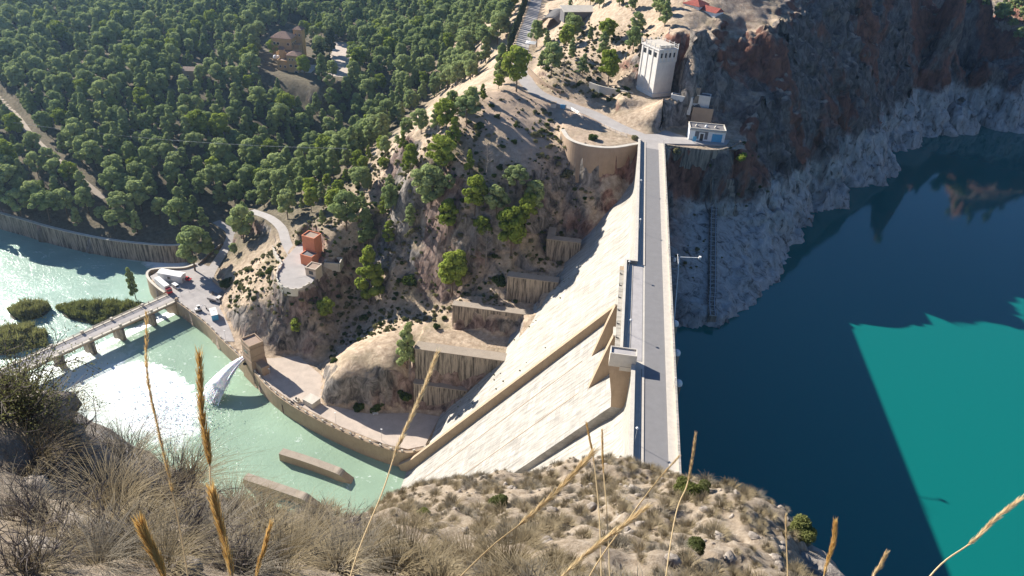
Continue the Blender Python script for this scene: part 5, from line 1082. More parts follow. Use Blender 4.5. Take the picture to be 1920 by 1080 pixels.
scatter('forest', [(x, y, z-.2, h/12, v) for x, y, z, h, v in rest], [[users(m_) for m_ in p_] for p_ in PINES+[PINEL[0]]], 'dense far pine forest covering the slopes beyond the nearest trees', 'forest')
# scrub: the larger ones single, small ones one mass
HILLP = [(640,330),(830,235),(930,172),(1010,190),(1055,240),(1085,340),(1120,372),(1060,500),(1000,560),(850,600),(770,610),(640,650),(625,690),(600,600),(430,590),(430,520),(505,470),(600,400)]
BANKP = [(1000,150),(1060,30),(1250,60),(1190,140),(1180,190),(1060,190)]
CLP = [(1260,290),(1400,265),(1460,330),(1400,420),(1330,520),(1262,560)]
VAL = [(280,230),(460,200),(640,250),(640,300),(500,330),(300,300)]
small = []; nb = 0
SL = [('dry grey shrub on the scrub slope left of the dam', 'dry shrubs on the scrub slope'), ('low dark green shrub on the scrub slope left of the dam', 'dark shrubs on the scrub slope')]
XY2 = NR.uniform((-190, 200), (110, 440), (26000, 2)); okp = np.ones(len(XY2), bool)
for P_, w_ in ((ROAD, 4.6), (PLATROAD, 3.2), (RAMP, 3.2)): okp &= path_dist(XY2[:, 0], XY2[:, 1], P_)[0] > w_
okp &= ~inside(XY2[:, 0], XY2[:, 1], PLAT); okp &= ~inside(XY2[:, 0], XY2[:, 1], SHELF)
XB = XY2[okp]; ZS = ground_v(XB[:, 0], XB[:, 1]); PB, QB, DB = px_v(np.c_[XB, ZS]); IB = [inside(PB, QB, F) for F in (HILLP, VAL, BANKP, CLP)]
for i in range(len(XB)):
    x, y = XB[i]; z, px, py = ZS[i], PB[i], QB[i]
    if x < 16 and x > face_x(z)-1 and y < 303: continue
    if IB[0][i]: pr = .75
    elif IB[1][i] or IB[2][i]: pr = .5
    elif x > 24 and IB[3][i]: pr = .06
    else: continue
    if 900 < px < 1010 and 170 < py < 300: pr *= .22
    if 790 < px < 880 and 440 < py < 500: pr *= .3
    if rng.random() > pr: continue
    if nb < 150 and rng.random() < .06:
        d = rng.random() < .45; shrub('scrub_bush', (OAK if d else SCRUB)[rng.randrange(3)], (x, y, z), rng.uniform(.9, 1.9), SL[d][0], SL[d][1]); nb += 1
    else: small.append((x, y, z-.1, rng.choice([.35,.5,.6,.8,1.0,1.4])*rng.uniform(.8, 1.2), rng.choice([0,0,0,1,1,2])))
scatter('ground_scrub', small, [[users(SCRUB[0])], [users(SCRUB[1])], [users(OAK[0])]], 'low dry scrub dotting the slopes', 'scrub')

# reed islands in the river
M['reed'] = leaf_mat('reeds', (.15, .165, .06), (.32, .30, .14), .4); M['mud'] = simple('mud', (.09, .08, .05), .9)
def reed_island(label, cpx, cpy, ax, ay, ang, n, hgt):
    c = at(cpx, cpy, ZR); rs = np.random.RandomState(int(cpx)); a = rs.uniform(0, 6.28, n); q = np.sqrt(rs.uniform(0, 1, n))*(1+.18*np.sin(3*a+cpx)+.1*np.sin(7*a)); u, v = q*ax*np.cos(a), q*ay*np.sin(a)
    X, Y = c[0]+u*math.cos(ang)-v*math.sin(ang), c[1]+u*math.sin(ang)+v*math.cos(ang); h = hgt*(.55+.6*(1-q))*rs.uniform(.7, 1.2, n)*(1+.5*fbm(X/4, Y/4, 2, 2)); d = rs.uniform(0, 6.28, n); b = rs.uniform(.1, .5, n)*h; w = .13
    B = np.stack([X, Y, np.full(n, ZR+.1)], 1); dx = np.stack([np.cos(d), np.sin(d), 0*d], 1); sd = np.stack([-np.sin(d), np.cos(d), 0*d], 1)*w; up = np.array([0, 0, 1.0])
    m1 = B+dx*(b*.3)[:, None]+up*(h*.65)[:, None]; t1 = B+dx*b[:, None]+up*h[:, None]
    V = np.stack([B-sd, B+sd, m1+sd*1.3, m1-sd*1.3, t1+sd*.3, t1-sd*.3], 1).reshape(-1, 3); i = np.arange(n)*6; F = np.concatenate([np.stack([i, i+1, i+2, i+3], 1), np.stack([i+3, i+2, i+4, i+5], 1)])
    o = thing('reed_island', (c[0], c[1], ZR), label, 'reed bed'); r_ = bpy.data.objects.new('reeds', np_mesh('reeds', V, F, M['reed'])); link(r_, o); r_.location = -Vector(o.location); r_['kind'] = 'stuff'
    MB().prism([(c[0]+(ax*math.cos(t)*math.cos(ang)-ay*math.sin(t)*math.sin(ang))*1.02, c[1]+(ax*math.cos(t)*math.sin(ang)+ay*math.sin(t)*math.cos(ang))*1.02) for t in np.linspace(0, 6.28, 25)[:-1]], ZR-2, ZR+.3).build('mud_bank', M['mud'], o)
reed_island('long green reed bed in the river beside the bridge', 200, 588, 20, 8.5, .12, 9000, 4.6); reed_island('reed bed at the left edge of the river', 22, 640, 14, 10, .5, 6000, 5.0); reed_island('greyish clump of reeds left of the long reed bed', 56, 586, 8, 6.5, .3, 3500, 5.0)

# ---------------------------------------------------------------- the near hill the photographer stands on
NRAW = [tuple(at(*p)) for p in ((600,998,93),(690,946,90),(770,922,88.5),(900,902,88),(1000,897,87.5),(1100,895,87.5),(1200,902,88),(1280,918,89.5),(1350,941,91),(1450,969,93.5),(1553,985,96.5),(1530,1010,97.2),
  (1000,930,92),(1150,940,92.5),(900,950,94),(1250,960,95),(1400,1000,96.5),(1500,1030,98),(1540,1080,100),(800,960,95),(700,990,96.5),(1000,1010,99),(1200,1030,100),(1350,1060,100.5),(850,1040,102),(1000,1080,104),(1200,1090,104),(700,1050,104),(600,1030,100),
  (520,1008,99.5),(420,985,103),(300,925,105),(200,850,106.5),(130,812,107.5),(0,720,108.6),(-150,660,108.8),(0,800,109.3),(150,870,109),(250,935,108.8),(350,1000,109.2),(450,1040,107),(560,1070,106),(100,1000,110.6),(250,1080,111),(0,1080,111.6),(-200,900,111),(1440,1150,105))]
for p in ((600,998,93),(690,946,90),(770,922,88.5),(900,902,88),(1000,897,87.5),(1100,895,87.5),(1200,902,88),(1280,918,89.5),(1350,941,91),(1450,969,93.5),(1553,985,96.5),(520,1008,99.5),(420,985,103),(300,925,105),(200,850,106.5),(130,812,107.5),(0,720,108.6),(-150,660,108.8)):
    q = at(*p); d = q[:2]/np.linalg.norm(q[:2]); k = 5 if p[2] < 100 else 3; NRAW.append((q[0]+d[0]*k, q[1]+d[1]*k, q[2]-k*2.6))
for p in ((1690,1010),(1690,1090),(1760,1090),(1640,940)): q = at(*p, 96); NRAW.append((q[0], q[1], 84))
NRAW += [(0,0,113.2),(-1.5,-3,113.8),(4,-3,113.4),(0.2,1.3,112.4),(5,1,110.5),(9,0,108),(14,-4,106),(20,-10,100),(-6,-3,114),(-14,2,112),(-30,0,112),(-30,20,92),(-60,20,80),
  (15,62,38),(15,82,-6),(30,70,-20),(45,40,0),(60,60,-55),(-30,70,-5),(-40,95,-50),(-60,80,-55),(-110,100,-98),(-160,80,-98),(-120,50,-40),(-200,20,-40),(80,0,-20),(100,40,-60),(60,-40,60),(-10,-60,130),(-120,-60,120),(110,-60,20),(0,45,62),(-25,45,50),(25,30,60)]
near0 = RBF(NRAW, 1.2)
def near_z(X, Y):
    X = np.asarray(X, float); Y = np.asarray(Y, float); Z = near0(X, Y); r = np.hypot(X, Y); w = np.clip((45-r)/15, 0, 1)
    return Z+fbm(X/5, Y/5, 0, 3)*.5*np.clip(r/10, .2, 1)*1.0+w*np.clip(r/9, .3, 1)*(ridged(X/2.6, Y/2.6, 2, 5)*.26+fbm(X/.7, Y/.7, 4, 3)*.16+cells(X/1.3, Y/1.3, 0*X)[0]*.14)+(1-w)*fbm(X/9, Y/9, 1, 4)*2.5
t = NT('near_ground'); a = t.noise(.9, 6, .65); b = t.noise(6, 7, .75); c = t.noise(28, 4, .7); nz = t.sep(t.pos.outputs['Normal'])[2]
soil = t.ramp(b, [(.3, (.15, .11, .073)), (.5, (.29, .235, .175)), (.7, (.42, .355, .28))]); soil = t.mix(t.maprange(a, .45, .65, 0, .6), soil, (.24, .185, .13)); soil = t.mix(t.maprange(c, .5, .7, 0, .5), soil, (.17, .13, .085))
rk = t.ramp(b, [(.3, (.16, .14, .13)), (.6, (.40, .36, .32))]); col = t.mix(t.maprange(nz, .62, .45), soil, rk); t.bump(t.math('ADD', b, t.math('MULTIPLY', c, .4)), .9, .06); M['near'] = t.done(col, .95, .1)
nxs = np.concatenate([np.arange(-200, -14, 6), np.arange(-14, 18, .13), np.arange(18, 121, 5)]); nys = np.concatenate([np.arange(-80, -1, 5), np.arange(-1, 38, .13), np.arange(38, 112, 4)])
nh, NZ_ = grid_mesh('near_hill', nxs, nys, M['near'], zf=near_z, cut=lambda X, Y, Z: (Z < -108) | ((X > 13) & (X < 24) & (Y > 86)) | (Y > 104))
def near_hit(px, py, d0=1.0, d1=60):
    r = ray(px, py); hn = math.hypot(r[0], r[1]); ds = np.linspace(d0, d1, 900); P = EYE+r[None, :]*(ds/hn)[:, None]; z = near_z(P[:, 0], P[:, 1]); k = np.argmax(P[:, 2] < z)
    if P[k, 2] < z[k]: return P[k]
    return near_hit(px-(6 if px > 1400 else 0), py+8, d0, d1)      # just past the rim: step back onto it

def straw(name, c0, c1, tr=.3):
    t = NT(name); oi = t.n('ShaderNodeObjectInfo'); f = t.noise(9, 2, .5); k = t.math('ADD', t.math('MULTIPLY', oi.outputs['Random'], .5), t.math('MULTIPLY', f, .5)); col = t.ramp(k, [(.2, c0), (.8, c1)])
    d = t.n('ShaderNodeBsdfDiffuse'); q = t.n('ShaderNodeBsdfTranslucent'); mx = t.n('ShaderNodeMixShader'); mx.inputs[0].default_value = tr; t.l(col, d.inputs[0]); t.l(col, q.inputs[0]); t.l(d.outputs[0], mx.inputs[1]); t.l(q.outputs[0], mx.inputs[2]); t.t.nodes.remove(t.b); t.l(mx.outputs[0], t.t.nodes['Material Output'].inputs['Surface']); return t.m
M['straw'] = straw('dry_grass', (.20, .16, .095), (.40, .33, .215)); M['greystraw'] = straw('grey_dry_grass', (.17, .15, .115), (.34, .30, .235)); M['gold'] = straw('golden_awns', (.50, .30, .085), (.72, .50, .20), .45); M['palegold'] = straw('pale_awns', (.58, .44, .24), (.78, .64, .40), .4); M['olive'] = leaf_mat('olive_leaves', (.07, .085, .035), (.15, .16, .07), .3, 6); M['oliveb'] = leaf_mat('light_olive_leaves', (.12, .135, .045), (.22, .23, .085), .35, 6); M['twig'] = simple('twigs', (.15, .125, .11), .95, .3, 8)
def blades(seed, n, R, h, w, curl=.9, segs=3, up=.75):
    rs = np.random.RandomState(seed); a = rs.uniform(0, 6.28, n); q = R*.35*np.sqrt(rs.uniform(0, 1, n)); B = np.stack([q*np.cos(a), q*np.sin(a), -.03+0*a], 1); d = a+rs.normal(0, .5, n); L = h*rs.uniform(.55, 1.25, n); out = rs.uniform(.2, 1.0, n)*curl
    V = []; sd = np.stack([-np.sin(d), np.cos(d), 0*d], 1)*w
    for s in np.linspace(0, 1, segs+1):
        P = B+np.stack([np.cos(d), np.sin(d), 0*d], 1)*(out*L*s**1.4)[:, None]+np.array([0, 0, 1.])*(L*(up*s*1.5-(.35+.55*out)*s*s))[:, None]; k = (1-.85*s); V += [P-sd*k, P+sd*k]
    m = len(V); VV = np.stack(V, 1).reshape(-1, 3); i = np.arange(n)*m; F = np.concatenate([np.stack([i+2*j, i+2*j+1, i+2*j+3, i+2*j+2], 1) for j in range(segs)]); return VV, F
def tuft_mesh(seed, n, R, h, w, mat, curl=.9, segs=3): V, F = blades(seed, n, R, h, w, curl, segs); return np_mesh('blades', V, F, mat)
TUFT = [tuft_mesh(1, 260, .8, .5, .011, M['straw']), tuft_mesh(2, 240, .9, .45, .011, M['greystraw']), tuft_mesh(3, 220, .7, .55, .011, M['straw'])]
NEART = [tuft_mesh(11, 420, .6, .75, .0032, M['straw'], 1.15, 6), tuft_mesh(12, 420, .7, .7, .0032, M['greystraw'], 1.25, 6), tuft_mesh(13, 360, .55, .85, .003, M['straw'], 1.0, 6)]
def stone_mesh(seed, rough=.62):
    rs = np.random.RandomState(seed); m = MB(); n = 10
    for i, ph in enumerate(np.linspace(-1.2, 1.4, 6)):
        for k in range(n): a = 6.283*k/n; m.v.append((math.cos(ph)*math.cos(a), math.cos(ph)*math.sin(a), math.sin(ph)))
    m.f = [(i*n+k, i*n+(k+1) % n, (i+1)*n+(k+1) % n, (i+1)*n+k) for i in range(5) for k in range(n)]+[tuple(range(n-1,-1,-1)), tuple(5*n+k for k in range(n))]
    v = np.array(m.v); d = 1+rough*fbm(v[:,0]*1.1+seed*3, v[:,1]*1.1, v[:,2]*1.1, 3); v = v*d[:, None]*np.array([1, .8, .62]); m.v = [tuple(q) for q in v]; return m.mesh('stone', M['stone'])
t = NT('limestone'); b = t.noise(5, 7, .75); a = t.noise(1.5, 4, .6); col = t.ramp(b, [(.3, (.17, .14, .12)), (.5, (.32, .275, .23)), (.72, (.48, .42, .35))]); t.bump(t.math('ADD', a, b), .9, .12); M['stone'] = t.done(col, .95, .15)
STONE = [stone_mesh(i) for i in (1, 2, 3)]
XYN = NR.uniform((-12, 3), (16, 34), (5600, 2)); ZN = near_z(XYN[:, 0], XYN[:, 1]); tp = []; sp = []; big = []
for (x, y), z in zip(XYN, ZN):
    px, py, dd = px_of((x, y, z))
    if dd < 2 or not (480 < px < 1640 and 840 < py < 1180): continue
    if rng.random() < .78: tp.append((dd, x, y, z))
    elif rng.random() < .9: sp.append((x, y, z, rng.choice([.04,.05,.06,.08,.1,.16]), rng.randrange(3)))
tp.sort(); ind = tp[:60]; rest_t = tp[60:]
for dd, x, y, z in ind:
    o = bpy.data.objects.new('grass_tuft', TUFT[rng.randrange(3)]); link(o); o.location = (x, y, z); s = rng.uniform(.35, .7); o.scale = (s, s, s); o.rotation_euler.z = rng.uniform(0, 6.28); tag(o, 'dry grass tuft on the nearest strip of the foreground slope', 'grass tuft', 'dry tufts nearest the eye')
stone0 = bpy.data.objects.new('boulder', STONE[0]); link(stone0)
BO = [(1540,1035,.8,'pale limestone boulder at the right end of the foreground rim'), (1520,1060,.9,'boulder just left of the one at the right end of the rim'), (60,1050,.2,'dark rock slab in the lower left corner'), (160,1030,.22,'rock beside the slab in the lower left corner'), (30,770,.45,'grey rock outcrop at the left edge under the green bush'), (110,815,.32,'lower grey rock at the left edge'), (330,1065,.14,'shaded stone between the golden stalks'), (470,1010,.16,'stone beneath the dark grass tussock'), (60,920,.17,'pale flat stone at the left edge'), (1190,925,.25,'small pale stone on the middle of the rim'), (660,950,.22,'pale stone at the left end of the rim')]
for i, (px, py, r, lb) in enumerate(BO):
    P = near_hit(px, py); o = stone0 if i == 0 else bpy.data.objects.new('boulder', STONE[i % 3])
    if i: link(o)
    o.location = tuple(P-np.array([0, 0, r*.25])); o.scale = (r, r, r*.9); o.rotation_euler = (rng.uniform(-.3,.3), rng.uniform(-.3,.3), rng.uniform(0, 6.28)); tag(o, lb, 'rock')
    o.data.polygons.foreach_set('use_smooth', [True]*len(o.data.polygons))
SRC = {m_.name: next(o for o in bpy.data.objects if o.type == 'MESH' and o.data == m_) for m_ in TUFT+STONE if any(o.type == 'MESH' and o.data == m_ for o in bpy.data.objects)}
scatter('dry_grass', [(x, y, z, rng.choice([.2,.25,.3,.4,.5,.65])*rng.uniform(.8, 1.15), rng.randrange(3)) for dd, x, y, z in rest_t], [[SRC[m_.name]] for m_ in TUFT], 'dry straw grass covering the foreground slope', 'grass')
scatter('loose_stones', sp, [[SRC[m_.name]] for m_ in STONE], 'loose pale stones on the foreground slope', 'stones')
NOAK = [shrub_mesh(140+i, M['olive'], 1, 700, 14, .055, .95) for i in range(2)]; NLIT = shrub_mesh(150, M['oliveb'], 1, 700, 14, .055, .95)
for px, py, r, me, lb in ((930,945,.55,NOAK[0],'dark green cushion shrub on the foreground slope left of centre'), (1290,930,.8,NLIT,'green shrub on the rim under the dam road'), (1312,925,.6,NOAK[1],'darker half of the shrub pair on the rim under the dam road'), (1510,985,.75,NLIT,'green shrub at the right end of the rim'), (1300,1030,.4,NOAK[0],'small grey-green shrub right of centre on the slope'), (795,965,.3,NLIT,'small light green plant at the left of the slope')):
    P = near_hit(px, py); shrub('cushion_shrub', me, P, r*.72, lb, None)
# long dry grass and twiggy bushes close by on the left
TUS = [(60,870,'arching grass tussock at the left edge'), (160,930,'tussock among the twigs on the left'), (260,985,'tussock below the twig bush'), (330,930,'tussock behind the golden stalks'), (420,985,'tussock between the two golden plumes'), (480,1010,'dark round tussock beside the lower baffle'), (560,1050,'tussock at the bottom left of centre'), (650,1060,'pale tussock at the bottom centre'), (760,1065,'feathery tussock at the bottom centre right of the pale one'), (870,1070,'long grass clump below the cushion shrub'), (230,870,'tussock on the edge above the white water'), (360,905,'tussock on the edge above the basin'), (100,800,'tussock under the left rocks'), (180,1060,'tussock in the lower left corner'), (950,1075,'bottom grass clump right of centre'), (440,955,'tussock leaning over the basin edge'), (30,980,'tussock on the lower left rock'), (120,1045,'tussock in front of the corner rocks'), (240,1040,'tussock before the big twig bush'), (380,1040,'tussock under the thick golden plume'), (300,1075,'tussock at the bottom edge on the left'), (520,1075,'tussock at the bottom edge left of centre'), (450,1075,'small tussock at the bottom edge by the golden stalk'), (70,1075,'tussock at the bottom left corner'), (210,960,'tussock behind the thorny twig bush'), (590,990,'tussock at the left end of the brown slope'), (700,1010,'tussock on the brown slope left of the pale plume')]
for i, (px, py, lb) in enumerate(TUS):
    P = near_hit(px, py); d = px_of(P)[2]; o = bpy.data.objects.new('grass_tussock', NEART[i % 3]); link(o); o.location = tuple(P); s = max(.4, min(1.1, d/8))*rng.uniform(.85, 1.15); s *= .75 if 330 < px < 640 and py < 1030 else 1; o.scale = (s, s, s*.8); o.rotation_euler.z = rng.uniform(0, 6.28); tag(o, lb, 'grass tussock')
def twig_bush(label, px, py, R, seed, n=60, leaf=None):
    P = near_hit(px, py); rs = np.random.RandomState(seed); m = MB(); lv = []
    for i in range(n):
        a = rs.uniform(0, 6.28); el = rs.uniform(.25, 1.35); L = R*rs.uniform(.6, 1.15); p0 = np.array([rs.normal(0, .1*R), rs.normal(0, .1*R), -.05]); d = np.array([math.cos(a)*math.cos(el), math.sin(a)*math.cos(el), math.sin(el)]); pts = [p0]
        for k in range(4): d = d+rs.normal(0, .22, 3); d /= np.linalg.norm(d); pts.append(pts[-1]+d*L/4)
        m.tube([tuple(q) for q in pts], [.008*R+.003, .006*R+.002, .005*R+.001, .003*R, .0012*R], 3)
        for k in range(5):
            j = rs.randint(1, 4); b = pts[j]; dd = d+rs.normal(0, .7, 3); dd /= np.linalg.norm(dd); e = b+dd*L*.28; m.tube([tuple(b), tuple(b+(e-b)*.5+rs.normal(0, .02*R, 3)), tuple(e)], [.003*R+.001, .002*R+.001, .001*R], 3); lv.append(e); lv.append(b+(e-b)*.6)
    o = thing('twig_bush', tuple(P), label, 'bush'); m.build('branches', M['twig'], o, loc=(0,0,0))
    if leaf is not None:
        A = np.repeat(np.array(lv), 9, 0)+rs.normal(0, .05*R, (len(lv)*9, 3)); V, F = cards(A, rs.normal(size=A.shape), .013*R, rs); c = bpy.data.objects.new('foliage', np_mesh('foliage', V, F, leaf)); link(c, o)
twig_bush('big dry twig bush in the lower left foreground', 300, 960, .75, 5, 80); twig_bush('grey-green bush at the left edge above the rocks', 30, 775, .85, 6, 120, M['scrub']); twig_bush('dead twiggy branch sticking out over the bridge shadow', 150, 830, .7, 7, 26); twig_bush('small twig bush at the left edge', 90, 905, .7, 8, 50); twig_bush('low twig bush at the bottom centre', 640, 1010, .8, 9, 45); twig_bush('thorny twig bush in the lower left corner', 200, 1040, .45, 10, 80); twig_bush('dry twig bush left of the thick golden plume', 340, 1030, .45, 11, 80); twig_bush('grey twig bush at the bottom between the plumes', 440, 1070, .4, 12, 70); twig_bush('dense twig bush on the lower left rock', 90, 990, .5, 13, 80); twig_bush('twig bush in the very corner at the bottom left', 40, 1070, .4, 14, 70); twig_bush('twig bush behind the big dry one', 220, 930, .55, 15, 70)
# feathery grass stalks in front of the lens side of the slope
def dp(px, py, d): r = ray(px, py); return EYE+r*d
def stalk(label, pts, i0, i1, wid, depth, mat, seed):
    """pts: tip first; awns between point index i0 and i1"""
    rs = np.random.RandomState(seed); P = spline([dp(px, py, depth*k) for px, py, k in pts], 8); o = thing('grass_stalk', tuple(P[-1]), label, 'grass stalk', 'feathery grass stalks in the foreground')
    n = len(P); MB().tube([tuple(q) for q in P], [max(.0006, .0016*min(1, (j+1)/10)) for j in range(n)], 4).build('stem', M['palegold'], o)
    A = []; Dn = []; k0, k1 = i0*8, i1*8
    for j in range(520):
        u = rs.uniform(k0, k1); a = int(u); q = P[min(a, n-1)]+(P[min(a+1, n-1)]-P[min(a, n-1)])*(u-a); tdir = P[max(a-1, 0)]-P[min(a+1, n-1)]; tdir /= np.linalg.norm(tdir); e = (u-k0)/(k1-k0); w = wid*(math.sin(math.pi*min(1, .12+.82*e))**.6); off = rs.normal(size=3); off -= tdir*(off @ tdir); off /= np.linalg.norm(off); A.append(q+off*w*rs.uniform(.0, .3)); Dn.append(tdir+off*.3)
    A = np.array(A); Dn = np.array(Dn); Dn /= np.linalg.norm(Dn, axis=1)[:, None]; sd = np.cross(Dn, rs.normal(size=A.shape)); sd /= np.linalg.norm(sd, axis=1)[:, None]; L = wid*rs.uniform(1.2, 2.4, len(A))[:, None]; w = wid*.08
    V = np.stack([A-sd*w, A+sd*w, A+Dn*L+sd*w*.2, A+Dn*L-sd*w*.2], 1).reshape(-1, 3); i = np.arange(len(A))*4; c = bpy.data.objects.new('plume', np_mesh('plume', V, np.stack([i, i+1, i+2, i+3], 1), mat)); link(c, o); c.location = -Vector(o.location)
stalk('thick golden plume standing before the white water', [(374,668,1),(378,770,1),(392,860,.99),(398,930,.98),(430,1080,.96),(470,1300,.93)], 0, 2.2, .011, 1.35, M['gold'], 1)
stalk('thick golden plume below the one before the white water', [(398,925,1),(412,980,1),(436,1085,.98),(470,1300,.95)], 0, 2, .012, 1.3, M['gold'], 2)
stalk('thin pale plume rising over the bridge', [(275,585,1),(276,700,1),(298,810,1),(325,930,.99),(352,1080,.97),(380,1300,.94)], 0, 3.0, .007, 1.5, M['gold'], 3)
stalk('short thick golden plume at the bottom left', [(265,985,1),(285,1030,1),(312,1095,.99),(350,1300,.95)], 0, 2, .012, 1.2, M['gold'], 4)
stalk('slim golden plume beside the dark tussock', [(507,985,1),(495,1030,1),(480,1090,.99),(470,1300,.95)], 0, 2, .007, 1.4, M['gold'], 5)
stalk('long pale plume leaning in front of the spillway wall', [(820,662,1),(790,740,1),(745,840,1),(718,920,.99),(660,1070,.96),(610,1300,.92)], 0, 2.3, .009, 1.7, M['palegold'], 6)
stalk('golden plume slanting across the foot of the dam', [(1112,848,1),(1060,905,1),(985,975,1),(900,1045,.98),(700,1250,.93)], 0, 2.2, .011, 1.6, M['palegold'], 7)
stalk('lower golden plume slanting across the brown slope', [(1212,952,1),(1150,1000,1),(1060,1075,.98),(900,1250,.94)], 0, 2.1, .010, 1.5, M['palegold'], 8)
stalk('thin upright plume against the dark lake', [(1304,815,1),(1298,860,1),(1288,910,1),(1262,990,.99),(1220,1300,.93)], 0, 1.9, .006, 1.9, M['palegold'], 9)
stalk('thin plume in front of the dam face, right one', [(1129,808,1),(1130,850,1),(1132,890,1),(1140,1000,.98),(1150,1300,.92)], 0, 2, .005, 2.0, M['gold'], 10)
stalk('thin plume in front of the dam face, left one', [(1100,795,1),(1107,830,1),(1114,870,1),(1125,1000,.98),(1130,1300,.92)], 0, 2, .005, 2.0, M['gold'], 11)
stalk('pale plume slanting over the green sunlit water', [(1915,935,1),(1870,970,1),(1820,1018,1),(1740,1085,.98),(1600,1300,.94)], 0, 2.1, .008, 1.6, M['palegold'], 12)
stalk('golden plume at the right end of the rim', [(1566,982,1),(1562,1020,1),(1545,1080,1),(1500,1300,.95)], 0, 2.0, .008, 1.6, M['gold'], 13)
stalk('small plume tip in the dark lake at the bottom', [(1661,1040,1),(1650,1062,1),(1632,1100,.99),(1600,1300,.95)], 0, 2.0, .006, 1.5, M['palegold'], 14)
stalk('bare pale stalk crossing the end of the dam road', [(1273,856,1),(1230,905,1),(1170,985,1),(1100,1090,.98),(1000,1300,.94)], 0, 1.2, .004, 1.7, M['palegold'], 15)
stalk('thin stalk before the sunlit slope at the right', [(1474,965,1),(1474,1010,1),(1477,1085,.99),(1480,1300,.95)], 0, 1.0, .004, 1.8, M['palegold'], 16)

# ---------------------------------------------------------------- details on the slopes
# inclined rail track down the lake slope
tk = thing('inclined_track', tuple(hit(1337, 300)), 'grey inclined rail track running down the dark slope to the lake', 'rail track')
tr_ = []
for py in np.arange(290, 606, 12): q = hit(1338-(py-290)*.012, py, 200); tr_.append(q+np.array([0, 0, .9]))
tz = np.array([q[2] for q in tr_]); tz = np.convolve(np.pad(tz, 3, 'edge'), np.ones(7)/7, 'valid')+.6
tr_ = [np.array([q[0], q[1], z]) for q, z in zip(tr_, tz)]
MB().ribbon(tr_, -1.5, 1.5, -.3, -5).build('bed', M['stained'], tk)
for s_ in (-.9, .9): MB().ribbon(tr_, s_-.13, s_+.13, .15, -.3).build('rail', M['metal'], tk)
for q in resample(tr_, 2.4): MB().box(q[0]-1.4, q[0]+1.4, q[1]-.16, q[1]+.16, q[2]-.3, q[2]-.12).build('sleeper', M['pale'], tk)
st_ = thing('stepped_blocks', tuple(hit(1360, 400)), 'row of broken concrete steps beside the inclined track', 'steps')
for i, py in enumerate((338, 350, 364, 378, 388, 398)):
    q = hit(1358+i*1.5, py, 200); MB().box(q[0]-3.6, q[0]+3.8, q[1]-.9, q[1]+.9, q[2]-3, q[2]+1.0).build('step', M['stained'], st_)
# measuring boom on the lake face
bm = thing('measuring_boom', (24.2, 212, -1), 'white metal measuring boom and ladder fixed to the lake face', 'measuring boom')
b_ = MB(); b_.tube([(24.2,213.5,-1.5),(26.5,213.5,-1.5)], .09); b_.tube([(24.2,207,-2),(26.8,207,-2)], .09); b_.build('bracket', M['metal'], bm)
MB().box(24.3, 26.6, 207, 213.5, -1.75, -1.6).build('platform', M['stained'], bm); MB().tube([(26.5,213.5,-1.4),(33.5,214.0,-1.0)], .13).build('boom', M['white'], bm); MB().tube([(27.2,213,-1.5),(27.2,196,-14)], .16).build('strut', M['white'], bm)
for y in (207.2, 210, 213.3): MB().tube([(26.5,y,-1.6),(26.5,y,-.2)], .06).build('rail_post', M['white'], bm)
MB().tube([(26.5,207.2,-.2),(26.5,213.3,-.2)], .06).build('hand_rail', M['white'], bm); MB().box(33.2,33.9,213.6,214.4,-1.3,-.5).build('sensor', M['white'], bm); MB().lathe((25.6,211,-1.6), [(.45,0),(.45,.8),(.2,1.2),(.05,1.3)], 10).build('gauge', M['white'], bm, smooth=True)
# road fence above the curved wall
fp_ = [np.r_[at(*p)] for p in ((1070,207,1.2),(1090,219,1.0),(1110,229,.8),(1130,238,.6),(1150,247,.4),(1175,258,.2))]; fp_ = resample(spline(fp_, 5), 3.2)
fo = thing('road_fence', tuple(fp_[0]), 'thin metal fence along the road above the ochre slope', 'fence')
for q in fp_: MB().tube([(q[0],q[1],q[2]-.3),(q[0],q[1],q[2]+1.5)], .06, 5).build('post', M['metal'], fo)
for h in (.5, 1.0, 1.5): MB().tube([(q[0],q[1],q[2]+h) for q in fp_], .03, 4).build('rail', M['metal'], fo)
bo = thing('gate_booth', tuple(at(1041, 204, 1.2)), 'small concrete gate booth with blue door at the head of the steps', 'booth'); MB().box(-2.2,.2,-1,1.4,-2,2.6).build('wall', M['pale'], bo, loc=(0,0,0)); MB().box(-2.4,.4,-1.2,1.6,2.6,2.8).build('roof', M['wallc'], bo, loc=(0,0,0)); MB().box(2.2,4.4,-.2,.2,-1,2.3).build('gate_leaf', M['blue'], bo, loc=(0,0,0)); MB().box(4.4,4.9,-.3,.3,-1,2.6).build('pillar', M['pale'], bo, loc=(0,0,0))
sw = [np.r_[at(*p)] for p in ((1062,208,1.0),(1058,222,-1.2),(1062,238,-3.6),(1072,246,-5.0))]
so = thing('hill_stairway', tuple(sw[0]), 'narrow walled concrete stairway curving down from the gate booth', 'stairs'); sq = spline(sw, 6)
for w0_, w1_ in ((-1.5,-1.15),(1.15,1.5)): MB().ribbon(sq, w0_, w1_, 1.0, -3).build('side_wall', M['pale'], so)
for q in resample(sq, .9): MB().box(q[0]-1.1, q[0]+1.1, q[1]-.45, q[1]+.45, q[2]-1.5, q[2]+.1).build('step', M['stained'], so)
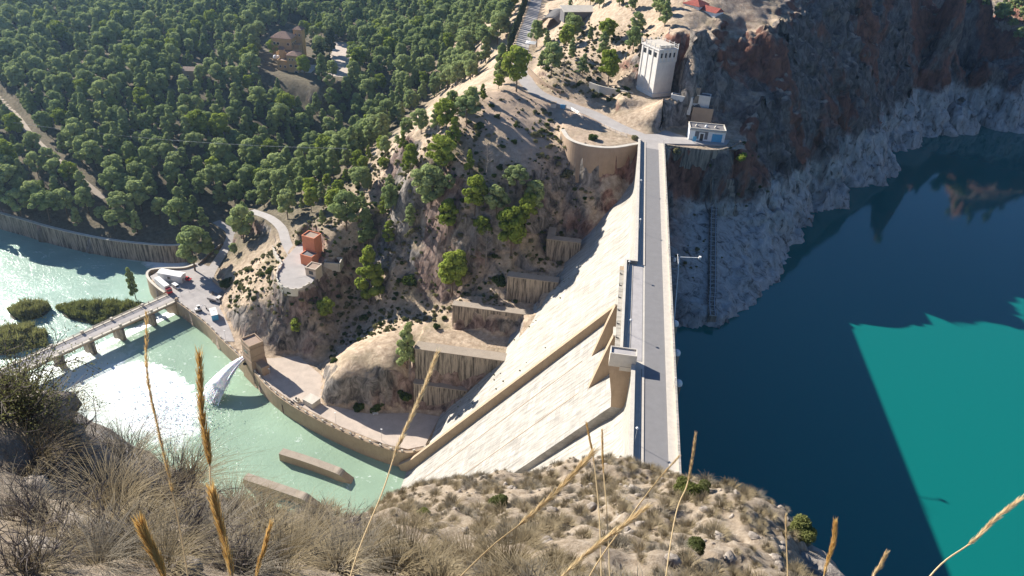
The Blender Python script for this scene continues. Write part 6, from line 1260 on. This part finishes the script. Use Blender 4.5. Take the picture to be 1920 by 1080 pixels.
# roadside retaining wall and utility poles
RP = [np.r_[at(*p)] for p in ((990,132,5.6),(1010,152,4.6),(1030,166,3.8),(1052,176,3.2))]
wall_thing('bank_wall', spline(RP, 5), 'tan roadside wall at the bend of the upper road', 'wall', 1.6, -3, -.3, .3, M['tan'])
wall_thing('tower_bank_wall', spline([np.r_[at(*p)] for p in ((1105,160,6.6),(1130,168,6.6),(1160,174,6.8),(1186,180,7.2))], 5), 'pale low wall on the bank left of the white tower', 'wall', 1.5, -2, -.3, .3, M['pale'])
M['wire'] = simple('power_wire', (.35, .36, .37), .5, .05, 1, metal=.4)
pa, pb = hit(36, 268), hit(648, 322)
def pylon(P, label):
    o = thing('power_pole', tuple(P), label, 'pole', 'poles carrying the power line'); MB().tube([(0,0,-.5),(0,0,14)], [.16,.1]).build('post', M['greybark'], o, loc=(0,0,0)); MB().box(-1.6,1.6,-.07,.07,12.6,12.8).build('crossarm', M['metal'], o, loc=(0,0,0)); return o
pylon(pa, 'power pole beside the forest track at the left'); pylon(pb, 'power pole on the edge of the spur')
for k_, dx in enumerate((-1.5, 0, 1.5)):
    pts = []
    for s_ in np.linspace(0, 1, 25): q = pa*(1-s_)+pb*s_; pts.append((q[0]+dx, q[1], q[2]+12.9-9*s_*(1-s_)*4*.35))
    tag(MB().tube(pts, .02, 4).build('power_wire', M['wire']), ('left', 'middle', 'right')[k_]+' one of the three thin power wires over the forest', 'power wire')
# rubble on the plaza
for i, q in enumerate(RB):
    o = bpy.data.objects.new('rubble_block', STONE[i % 3]); link(o); o.location = (q[0], q[1], ZB+.1); s = rng.uniform(.4, 1.1); o.scale = (s, s, s); o.rotation_euler.z = rng.uniform(0, 6.28); tag(o, 'pale rubble block heaped at the back of the plaza', 'rubble', 'rubble heap on the plaza')
# tufts growing from the joints of the dam face
for i in range(46):
    y = rng.uniform(192, 240); y += 14; z = -88+(y-217)*1.25+rng.uniform(3, 24) if y > 217 else rng.uniform(-80, -42)
    z = min(z, -24); o = bpy.data.objects.new('wall_tuft', SCRUB[i % 3]); link(o); o.location = (face_x(z)-.1, y+2, z+.1); s = rng.uniform(.2, .5); o.scale = (s, s, s); tag(o, 'little dry tuft growing from a joint of the dam face', 'tuft', 'tufts on the dam face')

# ---------------------------------------------------------------- air between the eye and the far slopes
hz = MB().box(-1250, 1250, -450, 1450, -116, HAZE_TOP).build('haze', None); tag(hz, 'thin bluish haze in the valley air', 'haze', None, 'stuff')
hm = bpy.data.materials.new('haze'); hm.use_nodes = True; ht = hm.node_tree; ht.nodes.remove(ht.nodes['Principled BSDF']); pv = ht.nodes.new('ShaderNodeVolumePrincipled'); pv.inputs['Color'].default_value = (.45, .70, 1.0, 1); pv.inputs['Density'].default_value = .00007; pv.inputs['Anisotropy'].default_value = .6
ht.links.new(pv.outputs[0], ht.nodes['Material Output'].inputs['Volume']); hz.data.materials.append(hm)
